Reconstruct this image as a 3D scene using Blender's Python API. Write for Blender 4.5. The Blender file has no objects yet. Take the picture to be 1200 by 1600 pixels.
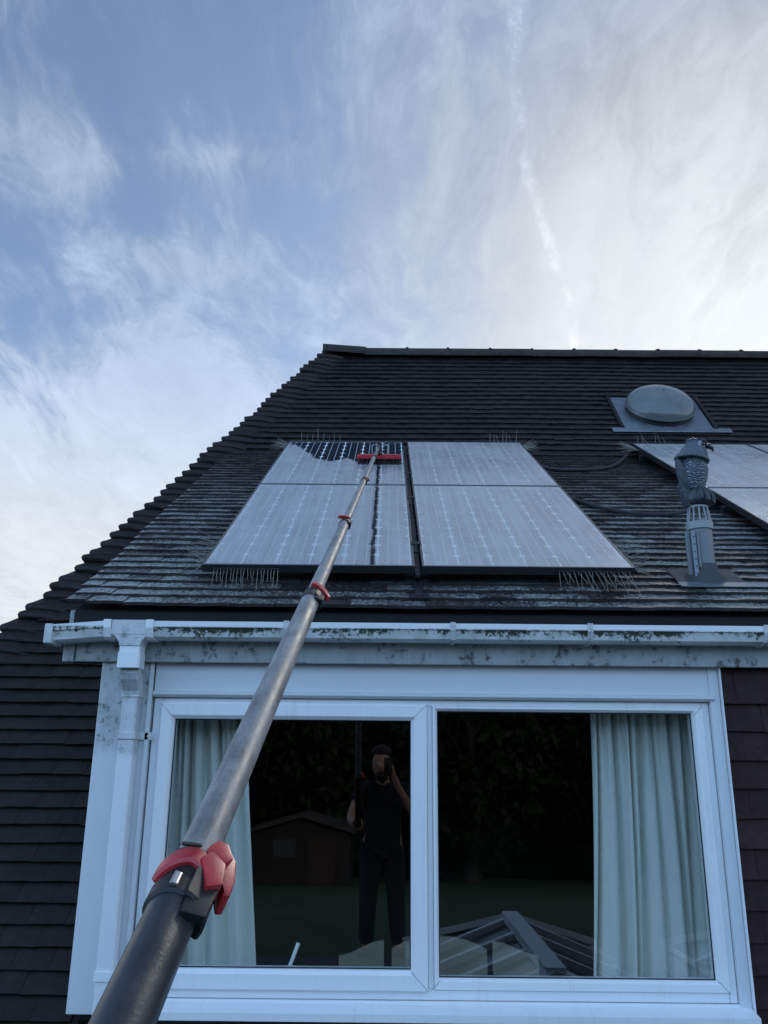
import bpy, bmesh, math, random
import numpy as np
from mathutils import Vector, Matrix, noise
random.seed(7); np.random.seed(7)
R = math.radians
S = bpy.context.scene
C = S.collection

# ------------------------------------------------------------------ camera, sky, sun, exposure
cam_d = bpy.data.cameras.new('camera'); cam = bpy.data.objects.new('camera', cam_d); C.objects.link(cam)
cam_d.sensor_fit = 'VERTICAL'; cam_d.sensor_height = 24.0
cam_d.lens = 24.0 * 1291.5 / 1600.0
cam_d.clip_start = 0.05; cam_d.clip_end = 600
fw = Vector((-0.0043, 0.958, 0.2869)).normalized()
rt = Vector((1.0, 0.0018, 0.0091)); rt = (rt - fw * rt.dot(fw)).normalized()
up = rt.cross(fw)
cam.matrix_world = Matrix(((rt.x, up.x, -fw.x, 0), (rt.y, up.y, -fw.y, 0), (rt.z, up.z, -fw.z, 0), (0, 0, 0, 1)))
S.camera = cam

SUN_EL, SUN_AZ = R(30), R(25)          # azimuth measured from +Y towards +X
SKY = 0.10
W = bpy.data.worlds.new('World'); S.world = W; W.use_nodes = True
wt = W.node_tree; wt.nodes.clear()

class NT:
    """small helper for wiring node trees"""
    def __init__(s, tree): s.t = tree
    def n(s, kind, **kw):
        nd = s.t.nodes.new(kind)
        for k, v in kw.items(): setattr(nd, k, v)
        return nd
    def put(s, sock, v):
        if isinstance(v, bpy.types.NodeSocket): s.t.links.new(v, sock)
        elif v is not None:
            if hasattr(sock.default_value, '__len__') and not hasattr(v, '__len__'): v = [v] * len(sock.default_value)
            if hasattr(v, '__len__') and len(sock.default_value) == 4 and len(v) == 3: v = tuple(v) + (1,)
            sock.default_value = v
    def m(s, op, a, b=None, c=None, clamp=False):
        nd = s.n('ShaderNodeMath', operation=op, use_clamp=clamp)
        for i, v in enumerate((a, b, c)):
            if v is not None: s.put(nd.inputs[i], v)
        return nd.outputs[0]
    def vm(s, op, a, b=None, scale=None):
        nd = s.n('ShaderNodeVectorMath', operation=op)
        s.put(nd.inputs[0], a)
        if b is not None: s.put(nd.inputs[1], b)
        if scale is not None: s.put(nd.inputs['Scale'], scale)
        return nd.outputs['Value'] if op in ('DOT_PRODUCT', 'LENGTH', 'DISTANCE') else nd.outputs[0]
    def xyz(s, v):
        nd = s.n('ShaderNodeSeparateXYZ'); s.put(nd.inputs[0], v); return nd.outputs
    def comb(s, x, y, z):
        nd = s.n('ShaderNodeCombineXYZ')
        for i, v in enumerate((x, y, z)): s.put(nd.inputs[i], v)
        return nd.outputs[0]
    def noise(s, vec, scale, detail=4, rough=.55, dist=0, color=False):
        nd = s.n('ShaderNodeTexNoise'); s.put(nd.inputs['Vector'], vec)
        nd.inputs['Scale'].default_value = scale; nd.inputs['Detail'].default_value = detail
        nd.inputs['Roughness'].default_value = rough; nd.inputs['Distortion'].default_value = dist
        return nd.outputs['Color' if color else 'Fac']
    def ss(s, v, a, b, lo=0., hi=1.):
        nd = s.n('ShaderNodeMapRange', interpolation_type='SMOOTHSTEP'); s.put(nd.inputs[0], v)
        for i, q in zip((1, 2, 3, 4), (a, b, lo, hi)): s.put(nd.inputs[i], q)
        return nd.outputs[0]
    def mix(s, f, a, b):
        nd = s.n('ShaderNodeMix', data_type='RGBA'); s.put(nd.inputs[0], f); s.put(nd.inputs[6], a); s.put(nd.inputs[7], b)
        return nd.outputs[2]
    def geo(s): return s.n('ShaderNodeNewGeometry').outputs
    def attr(s, name): return s.n('ShaderNodeAttribute', attribute_name=name).outputs
    def bump(s, h, dist=.002, strength=.6):
        nd = s.n('ShaderNodeBump'); nd.inputs['Strength'].default_value = strength; nd.inputs['Distance'].default_value = dist
        s.put(nd.inputs['Height'], h); return nd.outputs[0]

def build_sky():
    N = NT(wt)
    d = N.n('ShaderNodeTexCoord').outputs['Generated']
    sx, sy, sz = N.xyz(d)[:3]
    sky = N.n('ShaderNodeTexSky', sky_type='NISHITA', sun_disc=False)
    sky.sun_elevation = SUN_EL; sky.sun_rotation = SUN_AZ; sky.altitude = 50
    sky.air_density = 1.0; sky.dust_density = 0.6; sky.ozone_density = 1.6
    k = N.m('DIVIDE', 1.0, N.m('ADD', N.m('MAXIMUM', sz, 0.0), 0.10))
    u = N.m('MULTIPLY', sx, k); v = N.m('MULTIPLY', sy, k)
    p = N.comb(u, N.m('MULTIPLY', v, 0.6), 3.7)
    warp = N.vm('SCALE', N.vm('SUBTRACT', N.noise(p, 1.6, 4, .55, color=True), (0.5, 0.5, 0.5)), scale=0.9)
    pw = N.vm('ADD', p, warp)
    big = N.noise(pw, 1.35, 5, .6)
    ps = N.comb(N.m('ADD', N.m('MULTIPLY', u, 1.0), N.m('MULTIPLY', big, 0.55)), N.m('MULTIPLY', v, 0.16), 8.2)
    streak = N.noise(ps, 4.2, 9, .66, .5)
    fine = N.noise(N.vm('MULTIPLY', pw, (1.6, 1.0, 1.0)), 5.5, 10, .68)
    curl = N.noise(N.vm('ADD', pw, N.vm('SCALE', N.noise(pw, 3.0, 4, .6, color=True), scale=.5)), 3.0, 8, .62)
    toward = N.vm('DOT_PRODUCT', d, (math.sin(SUN_AZ) * math.cos(SUN_EL), math.cos(SUN_AZ) * math.cos(SUN_EL), math.sin(SUN_EL)))
    front = N.ss(toward, -0.2, 0.97)
    low = N.ss(sz, 0.66, 0.16)
    fib = N.noise(N.vm('ADD', N.comb(N.m('MULTIPLY', u, 2.6), N.m('MULTIPLY', v, 0.42), 1.7), N.vm('SCALE', N.vm('SUBTRACT', N.noise(pw, 1.1, 3, .5, color=True), (.5, .5, .5)), scale=2.2)), 3.4, 9, .64)
    veil = N.ss(u, -0.55, 0.25)
    dens = N.m('ADD', N.m('MULTIPLY', big, 1.25), N.m('MULTIPLY', streak, 0.55))
    dens = N.m('ADD', dens, N.m('MULTIPLY', N.m('SUBTRACT', fine, .5), 0.85))
    dens = N.m('ADD', dens, N.m('MULTIPLY', N.m('SUBTRACT', fib, .5), 1.15))
    dens = N.m('ADD', dens, N.m('MULTIPLY', N.m('SUBTRACT', curl, .5), 0.55))
    dens = N.m('ADD', dens, N.m('MULTIPLY', front, 0.16))
    dens = N.m('ADD', dens, N.m('MULTIPLY', low, 0.34))
    dens = N.m('ADD', dens, N.m('MULTIPLY', veil, 0.20))
    # the larger cloud banks and the blue gaps between them, as (u, v, width, length, amount) on the cloud layer
    wob = N.vm('SCALE', N.vm('SUBTRACT', N.noise(pw, 2.4, 5, .62, color=True), (.5, .5, .5)), scale=.42)
    wx, wy, _ = N.xyz(wob)[:3]
    uu = N.m('ADD', u, wx); vv = N.m('ADD', v, wy)
    for cu, cv, su, sv, am in ((-.48, .985, .10, .10, .40), (-.385, 1.28, .12, .12, .40), (-.54, 1.70, .15, .24, .42), (-.27, 1.01, .08, .05, .22), (.06, .90, .04, .15, .26), (.045, 1.13, .035, .13, .26),
                               (-1.06, 2.7, .6, .9, .60), (-.06, 1.36, .10, .10, .15), (.50, 1.48, .28, .22, .25),
                               (-.34, .85, .11, .12, -.42), (-.40, 1.10, .075, .065, -.38), (-.19, 1.17, .06, .06, -.30), (-.61, 1.17, .07, .08, -.34), (-.70, 1.42, .10, .09, -.28), (.30, .95, .08, .10, -.14)):
        e = N.m('ADD', N.m('POWER', N.m('ABSOLUTE', N.m('DIVIDE', N.m('SUBTRACT', uu, cu), su)), 2.0), N.m('POWER', N.m('ABSOLUTE', N.m('DIVIDE', N.m('SUBTRACT', vv, cv), sv)), 2.0))
        dens = N.m('ADD', dens, N.m('MULTIPLY', N.m('EXPONENT', N.m('MULTIPLY', e, -1.0)), am))
    cov = N.ss(dens, 0.80, 1.62)
    cov = N.m('ADD', N.m('MULTIPLY', cov, .82), .18)
    # thin aircraft trail, a line on the cloud layer that leans away to the right as it nears the horizon
    line = N.m('ADD', N.m('ADD', 0.150, N.m('MULTIPLY', N.ss(v, 0.75, 1.75), 0.27)), N.m('MULTIPLY', N.m('SUBTRACT', N.noise(p, 9, 3), .5), 0.045))
    off = N.m('ABSOLUTE', N.m('SUBTRACT', u, line))
    trail = N.m('MULTIPLY', N.ss(off, 0.017, 0.002), N.ss(N.noise(p, 13, 5, .7), 0.40, 0.62))
    trail = N.m('MULTIPLY', trail, N.m('MULTIPLY', N.ss(v, 0.3, 0.7), N.ss(v, 1.75, 1.45)))
    cov = N.m('MAXIMUM', cov, N.m('MULTIPLY', trail, 0.9))
    glow = N.m('POWER', N.m('MAXIMUM', toward, 0.0), 20.0)
    b = N.m('ADD', N.m('ADD', 0.235, N.m('MULTIPLY', glow, 0.17)), N.m('MULTIPLY', N.m('SUBTRACT', fine, .5), 0.10))
    b = N.m('ADD', b, N.m('ADD', N.m('MULTIPLY', low, 0.20), N.m('MULTIPLY', N.m('ADD', N.m('MULTIPLY', N.m('SUBTRACT', curl, .5), .6), N.m('SUBTRACT', fib, .5)), 0.13)))
    b = N.m('ADD', b, N.m('ADD', N.m('MULTIPLY', trail, 0.10), N.m('MULTIPLY', N.m('SUBTRACT', cov, .6), 0.12)))
    back = N.ss(toward, 0.62, -0.25)  # unseen sky opposite the sun, made brighter and bluer to light the facade
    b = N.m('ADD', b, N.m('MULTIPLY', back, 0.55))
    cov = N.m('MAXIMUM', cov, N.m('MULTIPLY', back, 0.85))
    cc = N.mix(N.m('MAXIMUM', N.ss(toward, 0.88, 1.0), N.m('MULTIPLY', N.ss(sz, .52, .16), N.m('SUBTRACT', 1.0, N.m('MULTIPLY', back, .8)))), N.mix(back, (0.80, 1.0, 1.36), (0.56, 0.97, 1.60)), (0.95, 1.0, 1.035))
    cloud = N.vm('SCALE', cc, scale=N.m('DIVIDE', b, SKY))
    skyc = N.vm('MULTIPLY', sky.outputs[0], (0.66, 0.71, 0.76))
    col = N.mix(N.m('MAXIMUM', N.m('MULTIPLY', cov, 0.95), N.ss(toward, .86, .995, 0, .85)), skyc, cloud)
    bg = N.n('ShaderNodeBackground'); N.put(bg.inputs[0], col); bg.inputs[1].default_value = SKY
    out = N.n('ShaderNodeOutputWorld'); wt.links.new(bg.outputs[0], out.inputs[0])
build_sky()

sun_d = bpy.data.lights.new('sun', 'SUN'); sun = bpy.data.objects.new('sun', sun_d); C.objects.link(sun)
sun_d.energy = 0.7; sun_d.angle = R(16); sun_d.color = (1.0, 0.95, 0.86)
sd = Vector((math.sin(SUN_AZ) * math.cos(SUN_EL), math.cos(SUN_AZ) * math.cos(SUN_EL), math.sin(SUN_EL)))
sun.rotation_euler = sd.to_track_quat('Z', 'Y').to_euler(); sun.location = sd * 60

vs = S.view_settings; vs.view_transform = 'Standard'; vs.look = 'None'; vs.gamma = 1.0; vs.use_curve_mapping = False
vs.exposure = 0.8

# ------------------------------------------------------------------ object helpers
def tag(o, label=None, cat=None, group=None, kind=None):
    if label: o['label'] = label
    if cat: o['category'] = cat
    if group: o['group'] = group
    if kind: o['kind'] = kind
    return o
WORLD = {}
def wloc(o): return WORLD.get(o.name, Vector((0, 0, 0)))
def empty(name, loc, label=None, cat=None, group=None, kind=None):
    o = bpy.data.objects.new(name, None); C.objects.link(o); o.location = loc; o.empty_display_size = .1
    WORLD[o.name] = Vector(loc)
    return tag(o, label, cat, group, kind)
def link(me, name, parent=None, loc=(0, 0, 0), rot=None):
    """link mesh data at a world position (parents are never rotated)"""
    o = bpy.data.objects.new(name, me); C.objects.link(o)
    loc = Vector(loc); WORLD[o.name] = loc
    if parent is not None:
        o.parent = parent; o.location = loc - wloc(parent)
    else: o.location = loc
    if rot is not None: o.rotation_euler = rot
    return o
def obj(name, bm, mat, parent=None, smooth=False, origin=None):
    """bmesh in world coordinates -> one object with its origin at its own centre"""
    if origin is None:
        co = np.array([v.co[:] for v in bm.verts]); c = Vector((co.min(0) + co.max(0)) / 2)
    else: c = Vector(origin)
    bmesh.ops.translate(bm, verts=bm.verts, vec=-c)
    bmesh.ops.recalc_face_normals(bm, faces=bm.faces)
    me = bpy.data.meshes.new(name); bm.to_mesh(me); bm.free()
    if mat is not None: me.materials.append(mat)
    if smooth:
        me.polygons.foreach_set('use_smooth', [True] * len(me.polygons))
        if smooth != 'all': me.set_sharp_from_angle(angle=R(40))
    return link(me, name, parent, c)
def BM(): return bmesh.new()
def box(bm, a, b, bev=0.0, M=None, seg=1):
    """box between corners a and b, optional bevel and transform"""
    t = bmesh.new(); bmesh.ops.create_cube(t, size=1)
    a, b = Vector(a), Vector(b); c = (a + b) / 2; s = b - a
    for v in t.verts: v.co = Vector((c.x + v.co.x * s.x, c.y + v.co.y * s.y, c.z + v.co.z * s.z))
    if bev: bmesh.ops.bevel(t, geom=t.edges[:], offset=bev, segments=seg, affect='EDGES', profile=.6)
    if M is not None: bmesh.ops.transform(t, matrix=M, verts=t.verts)
    merge(bm, t)
def merge(bm, t):
    vm = [bm.verts.new(v.co) for v in t.verts]; t.verts.index_update()
    for f in t.faces:
        try: bm.faces.new([vm[v.index] for v in f.verts])
        except ValueError: pass
    t.free()
def frame3(axis, ref=None):
    a = Vector(axis).normalized(); ref = Vector(ref) if ref is not None else (Vector((0, 0, 1)) if abs(a.z) < .9 else Vector((1, 0, 0)))
    r = ref.cross(a).normalized(); return r, a.cross(r), a
def tube(bm, pts, rad, seg=12, cap=True):
    pts = [Vector(p) for p in pts]; n = len(pts)
    if not hasattr(rad, '__len__'): rad = [rad] * n
    rings = []; prev = None
    for i, p in enumerate(pts):
        ax = (pts[min(i + 1, n - 1)] - pts[max(i - 1, 0)])
        if ax.length < 1e-9: ax = Vector((0, 0, 1))
        ax.normalize()
        if prev is None: r, u, _ = frame3(ax)
        else:
            r = (prev - ax * prev.dot(ax)).normalized(); u = ax.cross(r)
        prev = r
        rings.append([bm.verts.new(p + (r * math.cos(2 * math.pi * k / seg) + u * math.sin(2 * math.pi * k / seg)) * rad[i]) for k in range(seg)])
    for a, b in zip(rings, rings[1:]):
        for k in range(seg): bm.faces.new((a[k], a[(k + 1) % seg], b[(k + 1) % seg], b[k]))
    if cap:
        bm.faces.new(rings[0][::-1]); bm.faces.new(rings[-1])
def prism(bm, poly, f0, f1):
    """extrude a 2D polygon: f0/f1 map (u,v) -> 3D for both ends"""
    a = [bm.verts.new(f0(*q)) for q in poly]; b = [bm.verts.new(f1(*q)) for q in poly]; n = len(poly)
    for k in range(n): bm.faces.new((a[k], a[(k + 1) % n], b[(k + 1) % n], b[k]))
    bm.faces.new(a[::-1]); bm.faces.new(b)
def extx(bm, prof, x0, x1): prism(bm, prof, lambda y, z: (x0, y, z), lambda y, z: (x1, y, z))
def ellipsoid(bm, c, r, u=16, v=10, M=None):
    t = bmesh.new(); bmesh.ops.create_uvsphere(t, u_segments=u, v_segments=v, radius=1)
    for q in t.verts: q.co = Vector((q.co.x * r[0], q.co.y * r[1], q.co.z * r[2]))
    if M is not None: bmesh.ops.transform(t, matrix=M, verts=t.verts)
    bmesh.ops.translate(t, vec=c, verts=t.verts); merge(bm, t)

# ------------------------------------------------------------------ materials
def mat(name, fn):
    m = bpy.data.materials.new(name); m.use_nodes = True; m.node_tree.nodes.clear()
    N = NT(m.node_tree); sh = fn(N)
    out = N.n('ShaderNodeOutputMaterial'); m.node_tree.links.new(sh, out.inputs[0]); return m
def pbsdf(N, col, rough=.5, metal=0., nrm=None, spec=.5, coat=0.):
    p = N.n('ShaderNodeBsdfPrincipled')
    N.put(p.inputs['Base Color'], col); N.put(p.inputs['Roughness'], rough); N.put(p.inputs['Metallic'], metal)
    N.put(p.inputs['Specular IOR Level'], spec)
    if coat: p.inputs['Coat Weight'].default_value = coat; p.inputs['Coat Roughness'].default_value = .15
    if nrm is not None: N.put(p.inputs['Normal'], nrm)
    return p.outputs[0]
def simple(name, col, rough=.5, metal=0., var=.15, scale=30, bump=.0006, spec=.5, coat=0.):
    def fn(N):
        P = N.geo()['Position']; n = N.noise(P, scale, 5, .6); n2 = N.noise(P, scale * .13, 3)
        f = N.m('ADD', N.m('MULTIPLY', n, .6), N.m('MULTIPLY', n2, .4))
        c = N.mix(N.ss(f, .3, .7), tuple(q * (1 - var) for q in col), tuple(min(1, q * (1 + var)) for q in col))
        return pbsdf(N, c, N.ss(n, .2, .8, max(0, rough - .08), min(1, rough + .08)), metal, N.bump(n, bump, .5) if bump else None, spec, coat)
    return mat(name, fn)

def tile_mat(name, base_a, base_b, lichen, rough, moss=.0, spec=.5):
    def fn(N):
        P = N.geo()['Position']; x, y, z = N.xyz(P)[:3]
        tone = N.attr('tone')['Fac']
        c = N.mix(tone, base_a, base_b)
        grain = N.noise(P, 140, 4, .65); mid = N.noise(P, 26, 5, .6); big = N.noise(P, 1.4, 3, .5)
        c = N.mix(N.ss(mid, .35, .7, 0, .55), c, tuple(q * .45 for q in base_a))
        # crusty pale lichen: speckles in broad patches, also standing in for sky sheen
        patch = N.m('ADD', N.m('MULTIPLY', N.noise(P, 1.5, 4, .65), .6), N.m('MULTIPLY', tone, .28))
        lm = N.m('MULTIPLY', N.ss(N.m('ADD', N.noise(P, 62, 7, .78), N.m('MULTIPLY', N.m('SUBTRACT', patch, .44), .50)), .62 - .16 * lichen, .74 - .12 * lichen), min(1., lichen * 1.3))
        lm = N.m('MULTIPLY', N.m('MULTIPLY', lm, N.ss(N.xyz(N.geo()['True Normal'])[2], .25, .6)), N.ss(y, 6.6, 4.4, .12, 1.0))  # kept off front edges, so shaded course lines are in the colour
        c = N.mix(lm, c, N.mix(grain, (.20, .22, .21), (.42, .45, .43)))
        if moss:
            mm = N.m('MULTIPLY', N.ss(N.noise(P, 11, 6, .7), .54, .68), moss)
            c = N.mix(mm, c, (.035, .045, .018))
        r = N.ss(N.noise(P, 9, 4), .3, .75, rough - .1, rough + .12)
        r = N.m('MAXIMUM', r, N.m('MULTIPLY', lm, .8))
        h = N.m('ADD', N.m('MULTIPLY', grain, .5), N.m('ADD', mid, N.m('MULTIPLY', lm, .6)))
        return pbsdf(N, c, r, 0, N.bump(h, .004, .55), spec)
    return mat(name, fn)
M_TILE_MAIN = tile_mat('tile_main', (.008, .0058, .0058), (.021, .0145, .014), .04, .55, .12, .28)
M_TILE_DORM = tile_mat('tile_dormer', (.024, .020, .021), (.062, .050, .050), 1.12, .31, .42, .75)
M_TILE_WALL = tile_mat('tile_wall', (.026, .0095, .0095), (.040, .0150, .0145), .02, .62, 0, .22)
M_UNDER = simple('roof_underlay', (.012, .012, .013), .9)
M_RIDGE = tile_mat('tile_ridge', (.030, .026, .024), (.045, .038, .032), .25, .75, .6, .3)

def upvc_fn(N):
    P = N.geo()['Position']; x, y, z = N.xyz(P)[:3]
    n = N.noise(P, 5, 5, .6); runs = N.noise(N.comb(N.m('MULTIPLY', x, 26), y, N.m('MULTIPLY', z, 2.2)), 1.0, 6, .7); sp = N.noise(P, 60, 6, .75)
    c = N.mix(n, (.77, .785, .80), (.82, .83, .84))
    c = N.mix(N.m('MULTIPLY', N.ss(runs, .50, .78, 0, .34), N.ss(n, .35, .6)), c, (.42, .44, .43))
    c = N.mix(N.ss(sp, .72, .80, 0, .55), c, (.22, .23, .21))
    return pbsdf(N, c, N.ss(sp, .3, .7, .26, .40), 0, N.bump(n, .0004, .3))
M_UPVC = mat('upvc_white', upvc_fn)
def board_fn(lo, hi, dirt_col=(.10, .11, .10), base=(.66, .69, .71), amount=1., freq=40):
    def fn(N):
        P = N.geo()['Position']; x, y, z = N.xyz(P)[:3]
        c = N.mix(N.noise(P, 4, 4), tuple(q * .92 for q in base), base)
        edge = N.m('ADD', z, N.m('MULTIPLY', N.m('SUBTRACT', N.noise(P, 6, 4), .5), .12))
        zone = N.ss(edge, lo, hi)
        film = N.noise(N.comb(N.m('MULTIPLY', x, 1.), y, N.m('MULTIPLY', z, .45)), 14, 5, .65)
        c = N.mix(N.m('MULTIPLY', zone, N.ss(film, .3, .75, .30, .88 * amount)), c, (.27, .29, .28))
        sp = N.noise(P, freq, 7, .75)
        dm = N.m('MULTIPLY', zone, N.ss(N.m('ADD', sp, N.m('MULTIPLY', N.m('SUBTRACT', film, .5), .5)),   .53, .66))
        c = N.mix(N.m('MULTIPLY', dm, .85 * amount), c, dirt_col)
        return pbsdf(N, c, .5, 0, N.bump(sp, .0008, .4))
    return fn
M_BOARD = mat('painted_board', board_fn(9, 10))
M_BOARD_GRIMY = mat('painted_board_grimy', board_fn(-.02, .10))
M_PIPE = mat('pipe_upvc', board_fn(-.02, .03, base=(.76, .78, .80), amount=.7))
M_FASCIA = mat('fascia_dirty', board_fn(-9, -8, (.045, .05, .05), (.42, .45, .46), 1.1, 18))
def gutter_fn(N):
    P = N.geo()['Position']; x, y, z = N.xyz(P)[:3]
    c = N.mix(N.noise(P, 5, 4), (.66, .69, .70), (.76, .78, .79))
    band = N.m('MULTIPLY', N.ss(z, .478, .490), N.ss(z, .537, .527))
    sp = N.noise(P, 55, 7, .74); pat = N.noise(P, 5, 4, .6)
    f = N.m('ADD', sp, N.m('MULTIPLY', N.m('SUBTRACT', pat, .5), 1.0))
    film = N.ss(N.noise(P, 12, 5), .3, .7, .25, .8)
    c = N.mix(N.m('MULTIPLY', film, N.m('MULTIPLY', band, .8)), c, (.30, .32, .29))
    up = N.ss(N.m('ADD', f, N.m('MULTIPLY', N.ss(z, .490, .530), .17)), .55, .68)
    c = N.mix(N.m('MULTIPLY', up, band), c, (.035, .042, .026))
    c = N.mix(N.m('MULTIPLY', N.ss(f, .80, .88), .8), c, (.06, .065, .05))
    return pbsdf(N, c, .42, 0, N.bump(sp, .001, .4))
M_GUTTER = mat('gutter_upvc', gutter_fn)
M_DARKGAP = simple('eaves_gap_shade', (.02, .02, .022), .85)  # near-black: the shade of the eaves gap is put into the colour
M_BLACK = simple('black_plastic', (.009, .009, .010), .55, 0, .2, 40, .0003)
M_RUBBER = simple('black_conduit', (.012, .012, .014), .6)
M_ALU = simple('anodised_lip_lit', (.16, .165, .18), .38, 1., .12, 40, .0002)
M_ALUDARK = simple('panel_side', (.018, .019, .022), .5, .3)
M_RED = simple('red_plastic', (.42, .026, .034), .36, 0, .18, 60, .0004)
M_STEEL = simple('stainless_wire', (.55, .56, .56), .3, 1., .1)
M_WIRE = simple('weathered_wire', (.30, .29, .25), .5, .3, .2)
M_LEAD = simple('lead_flashing', (.16, .18, .21), .45, .55, .25, 12, .002)
M_LEADDARK = simple('slate_collar', (.035, .037, .042), .6, 0, .25, 14, .002)
M_PIPEGREY = simple('grey_pipe', (.155, .17, .18), .42, 0, .12, 9, .0004)
M_CAGE = simple('cage_grey', (.24, .255, .265), .45, 0, .1)

def carbon(name, dark, light, rough):
    def fn(N):
        P = N.geo()['Position']
        a = N.noise(P, 240, 3, .6); b = N.noise(P, 13, 6, .7); s = N.noise(N.vm('MULTIPLY', P, (90, 9, 9)), 1.0, 5, .7)
        c = N.mix(N.ss(N.m('ADD', N.m('MULTIPLY', b, .55), N.m('MULTIPLY', s, .45)), .36, .62), dark, light)
        c = N.mix(N.ss(a, .5, .75, 0, .35), c, tuple(q * .5 for q in dark))
        return pbsdf(N, c, N.ss(b, .3, .7, rough - .08, rough + .1), 0, N.bump(N.m('ADD', a, s), .0005, .5))
    return mat(name, fn)
M_POLE_BLACK = carbon('pole_black', (.018, .020, .023), (.030, .033, .037), .34)
M_POLE_GREY = carbon('pole_grey', (.11, .11, .112), (.29, .285, .275), .5)

def cell_fn(N):
    P = N.geo()['Position']
    return pbsdf(N, N.mix(N.noise(P, 3, 2), (.006, .008, .016), (.011, .014, .026)), .65, 0, None, .06)
M_CELL = mat('solar_cell', cell_fn)
M_BACKSHEET = simple('white_backsheet', (.86, .87, .88), .6, 0, .03, 8, .0)
M_BUS = simple('bus_bar', (.62, .64, .66), .5, .2, .05, 20, 0)

def pane_mat(name, wet):
    """front glass of a solar panel: a pale film of dust on clear glass; the washed part is bare"""
    def fn(N):
        P = N.geo()['Position']; x, y, z = N.xyz(P)[:3]
        s = N.m('DIVIDE', y, .8566)
        a = N.noise(P, 6, 6, .6); f = N.noise(P, 70, 6, .7); b = N.noise(P, 1.2, 3)
        streaks = N.noise(N.comb(N.m('MULTIPLY', x, 16), N.m('MULTIPLY', s, 1.2), 0), 1.0, 4, .6)
        film = N.m('ADD', N.m('MULTIPLY', N.ss(a, .25, .75, -.035, .035), 1.), N.ss(streaks, .3, .7, -.05, .05))
        film = N.m('ADD', film, N.ss(b, .3, .7, .38, .46))
        if wet:
            jag = N.m('MULTIPLY', N.m('SUBTRACT', N.noise(P, 13, 8, .85), .5), .50)
            # lower edge of the washed strip: deepest where the brush turned, shallow at the left corner
            dip = N.m('MULTIPLY', N.ss(N.m('ABSOLUTE', N.m('ADD', x, .45)), .36, .0), .40)
            left = N.ss(x, -.86, -.50, 7.66, 7.32)
            edge = N.m('ADD', N.m('SUBTRACT', left, dip), jag)
            brush = N.m('MULTIPLY', N.ss(x, -.30, -.22), .0)
            edge = N.m('SUBTRACT', edge, N.m('MULTIPLY', N.ss(x, -.34, -.20), .38))
            washed = N.ss(N.m('SUBTRACT', s, edge), -.015, .02)
            cx = N.m('ADD', -.070, N.m('MULTIPLY', N.m('SUBTRACT', N.noise(N.comb(0, s, 0), 5, 3), .5), .03))
            w = N.m('ADD', .002, N.m('MULTIPLY', N.noise(N.comb(x, s, 0), 16, 5, .75), .026))
            drip = N.m('MULTIPLY', N.ss(N.m('ABSOLUTE', N.m('SUBTRACT', x, cx)), N.m('MULTIPLY', w, 1.15), N.m('MULTIPLY', w, .4)), N.ss(s, 7.0, 6.9))
            drip = N.m('MULTIPLY', drip, N.ss(N.noise(N.comb(N.m('MULTIPLY', x, 60), N.m('MULTIPLY', s, 5), 0), 1.0, 4), .28, .42))
            # ripples of running water below the brush
            rp = N.noise(N.comb(N.m('MULTIPLY', x, 9), N.m('MULTIPLY', s, 40), 0), 1.0, 4, .7)
            rz = N.m('MULTIPLY', N.m('MULTIPLY', N.ss(x, -.30, -.20), N.ss(x, .16, .08)), N.m('MULTIPLY', N.ss(s, 6.25, 6.7), N.ss(rp, .52, .60)))
            washed = N.m('MAXIMUM', N.m('MAXIMUM', washed, drip), N.m('MULTIPLY', rz, .75))
            film = N.m('MULTIPLY', film, N.m('SUBTRACT', 1., N.m('MULTIPLY', washed, .985)))
        else: washed = 0.0
        rough = N.m('ADD', .08, N.m('MULTIPLY', film, .50))
        dust = N.n('ShaderNodeBsdfDiffuse'); N.put(dust.inputs[0], N.mix(a, (.80, .80, .80), (.86, .86, .86)))
        specks = N.ss(N.m('ADD', N.noise(P, 38, 5, .7), N.m('MULTIPLY', N.m('SUBTRACT', b, .5), .3)), .71, .75)
        dirt = N.n('ShaderNodeBsdfDiffuse'); dirt.inputs[0].default_value = (.03, .035, .03, 1)
        tr = N.n('ShaderNodeBsdfTransparent'); tr.inputs[0].default_value = (.95, .97, .97, 1)
        m1 = N.n('ShaderNodeMixShader'); N.put(m1.inputs[0], film); N.put(m1.inputs[1], tr.outputs[0]); N.put(m1.inputs[2], dust.outputs[0])
        m2 = N.n('ShaderNodeMixShader'); N.put(m2.inputs[0], N.m('MULTIPLY', specks, .8)); N.put(m2.inputs[1], m1.outputs[0]); N.put(m2.inputs[2], dirt.outputs[0])
        gl = N.n('ShaderNodeBsdfGlossy'); N.put(gl.inputs['Roughness'], rough)
        lw = N.n('ShaderNodeLayerWeight'); lw.inputs[0].default_value = .5
        fr = N.m('ADD', .05, N.m('MULTIPLY', N.m('POWER', lw.outputs['Facing'], 3.0), .78))
        fr = N.m('MULTIPLY', fr, N.m('SUBTRACT', 1., N.m('MULTIPLY', washed, .88)))
        m3 = N.n('ShaderNodeMixShader'); N.put(m3.inputs[0], fr); N.put(m3.inputs[1], m2.outputs[0]); N.put(m3.inputs[2], gl.outputs[0])
        return m3.outputs[0]
    return mat(name, fn)
M_PANE = pane_mat('dusty_glass', False); M_PANE_WET = pane_mat('half_washed_glass', True)

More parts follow.
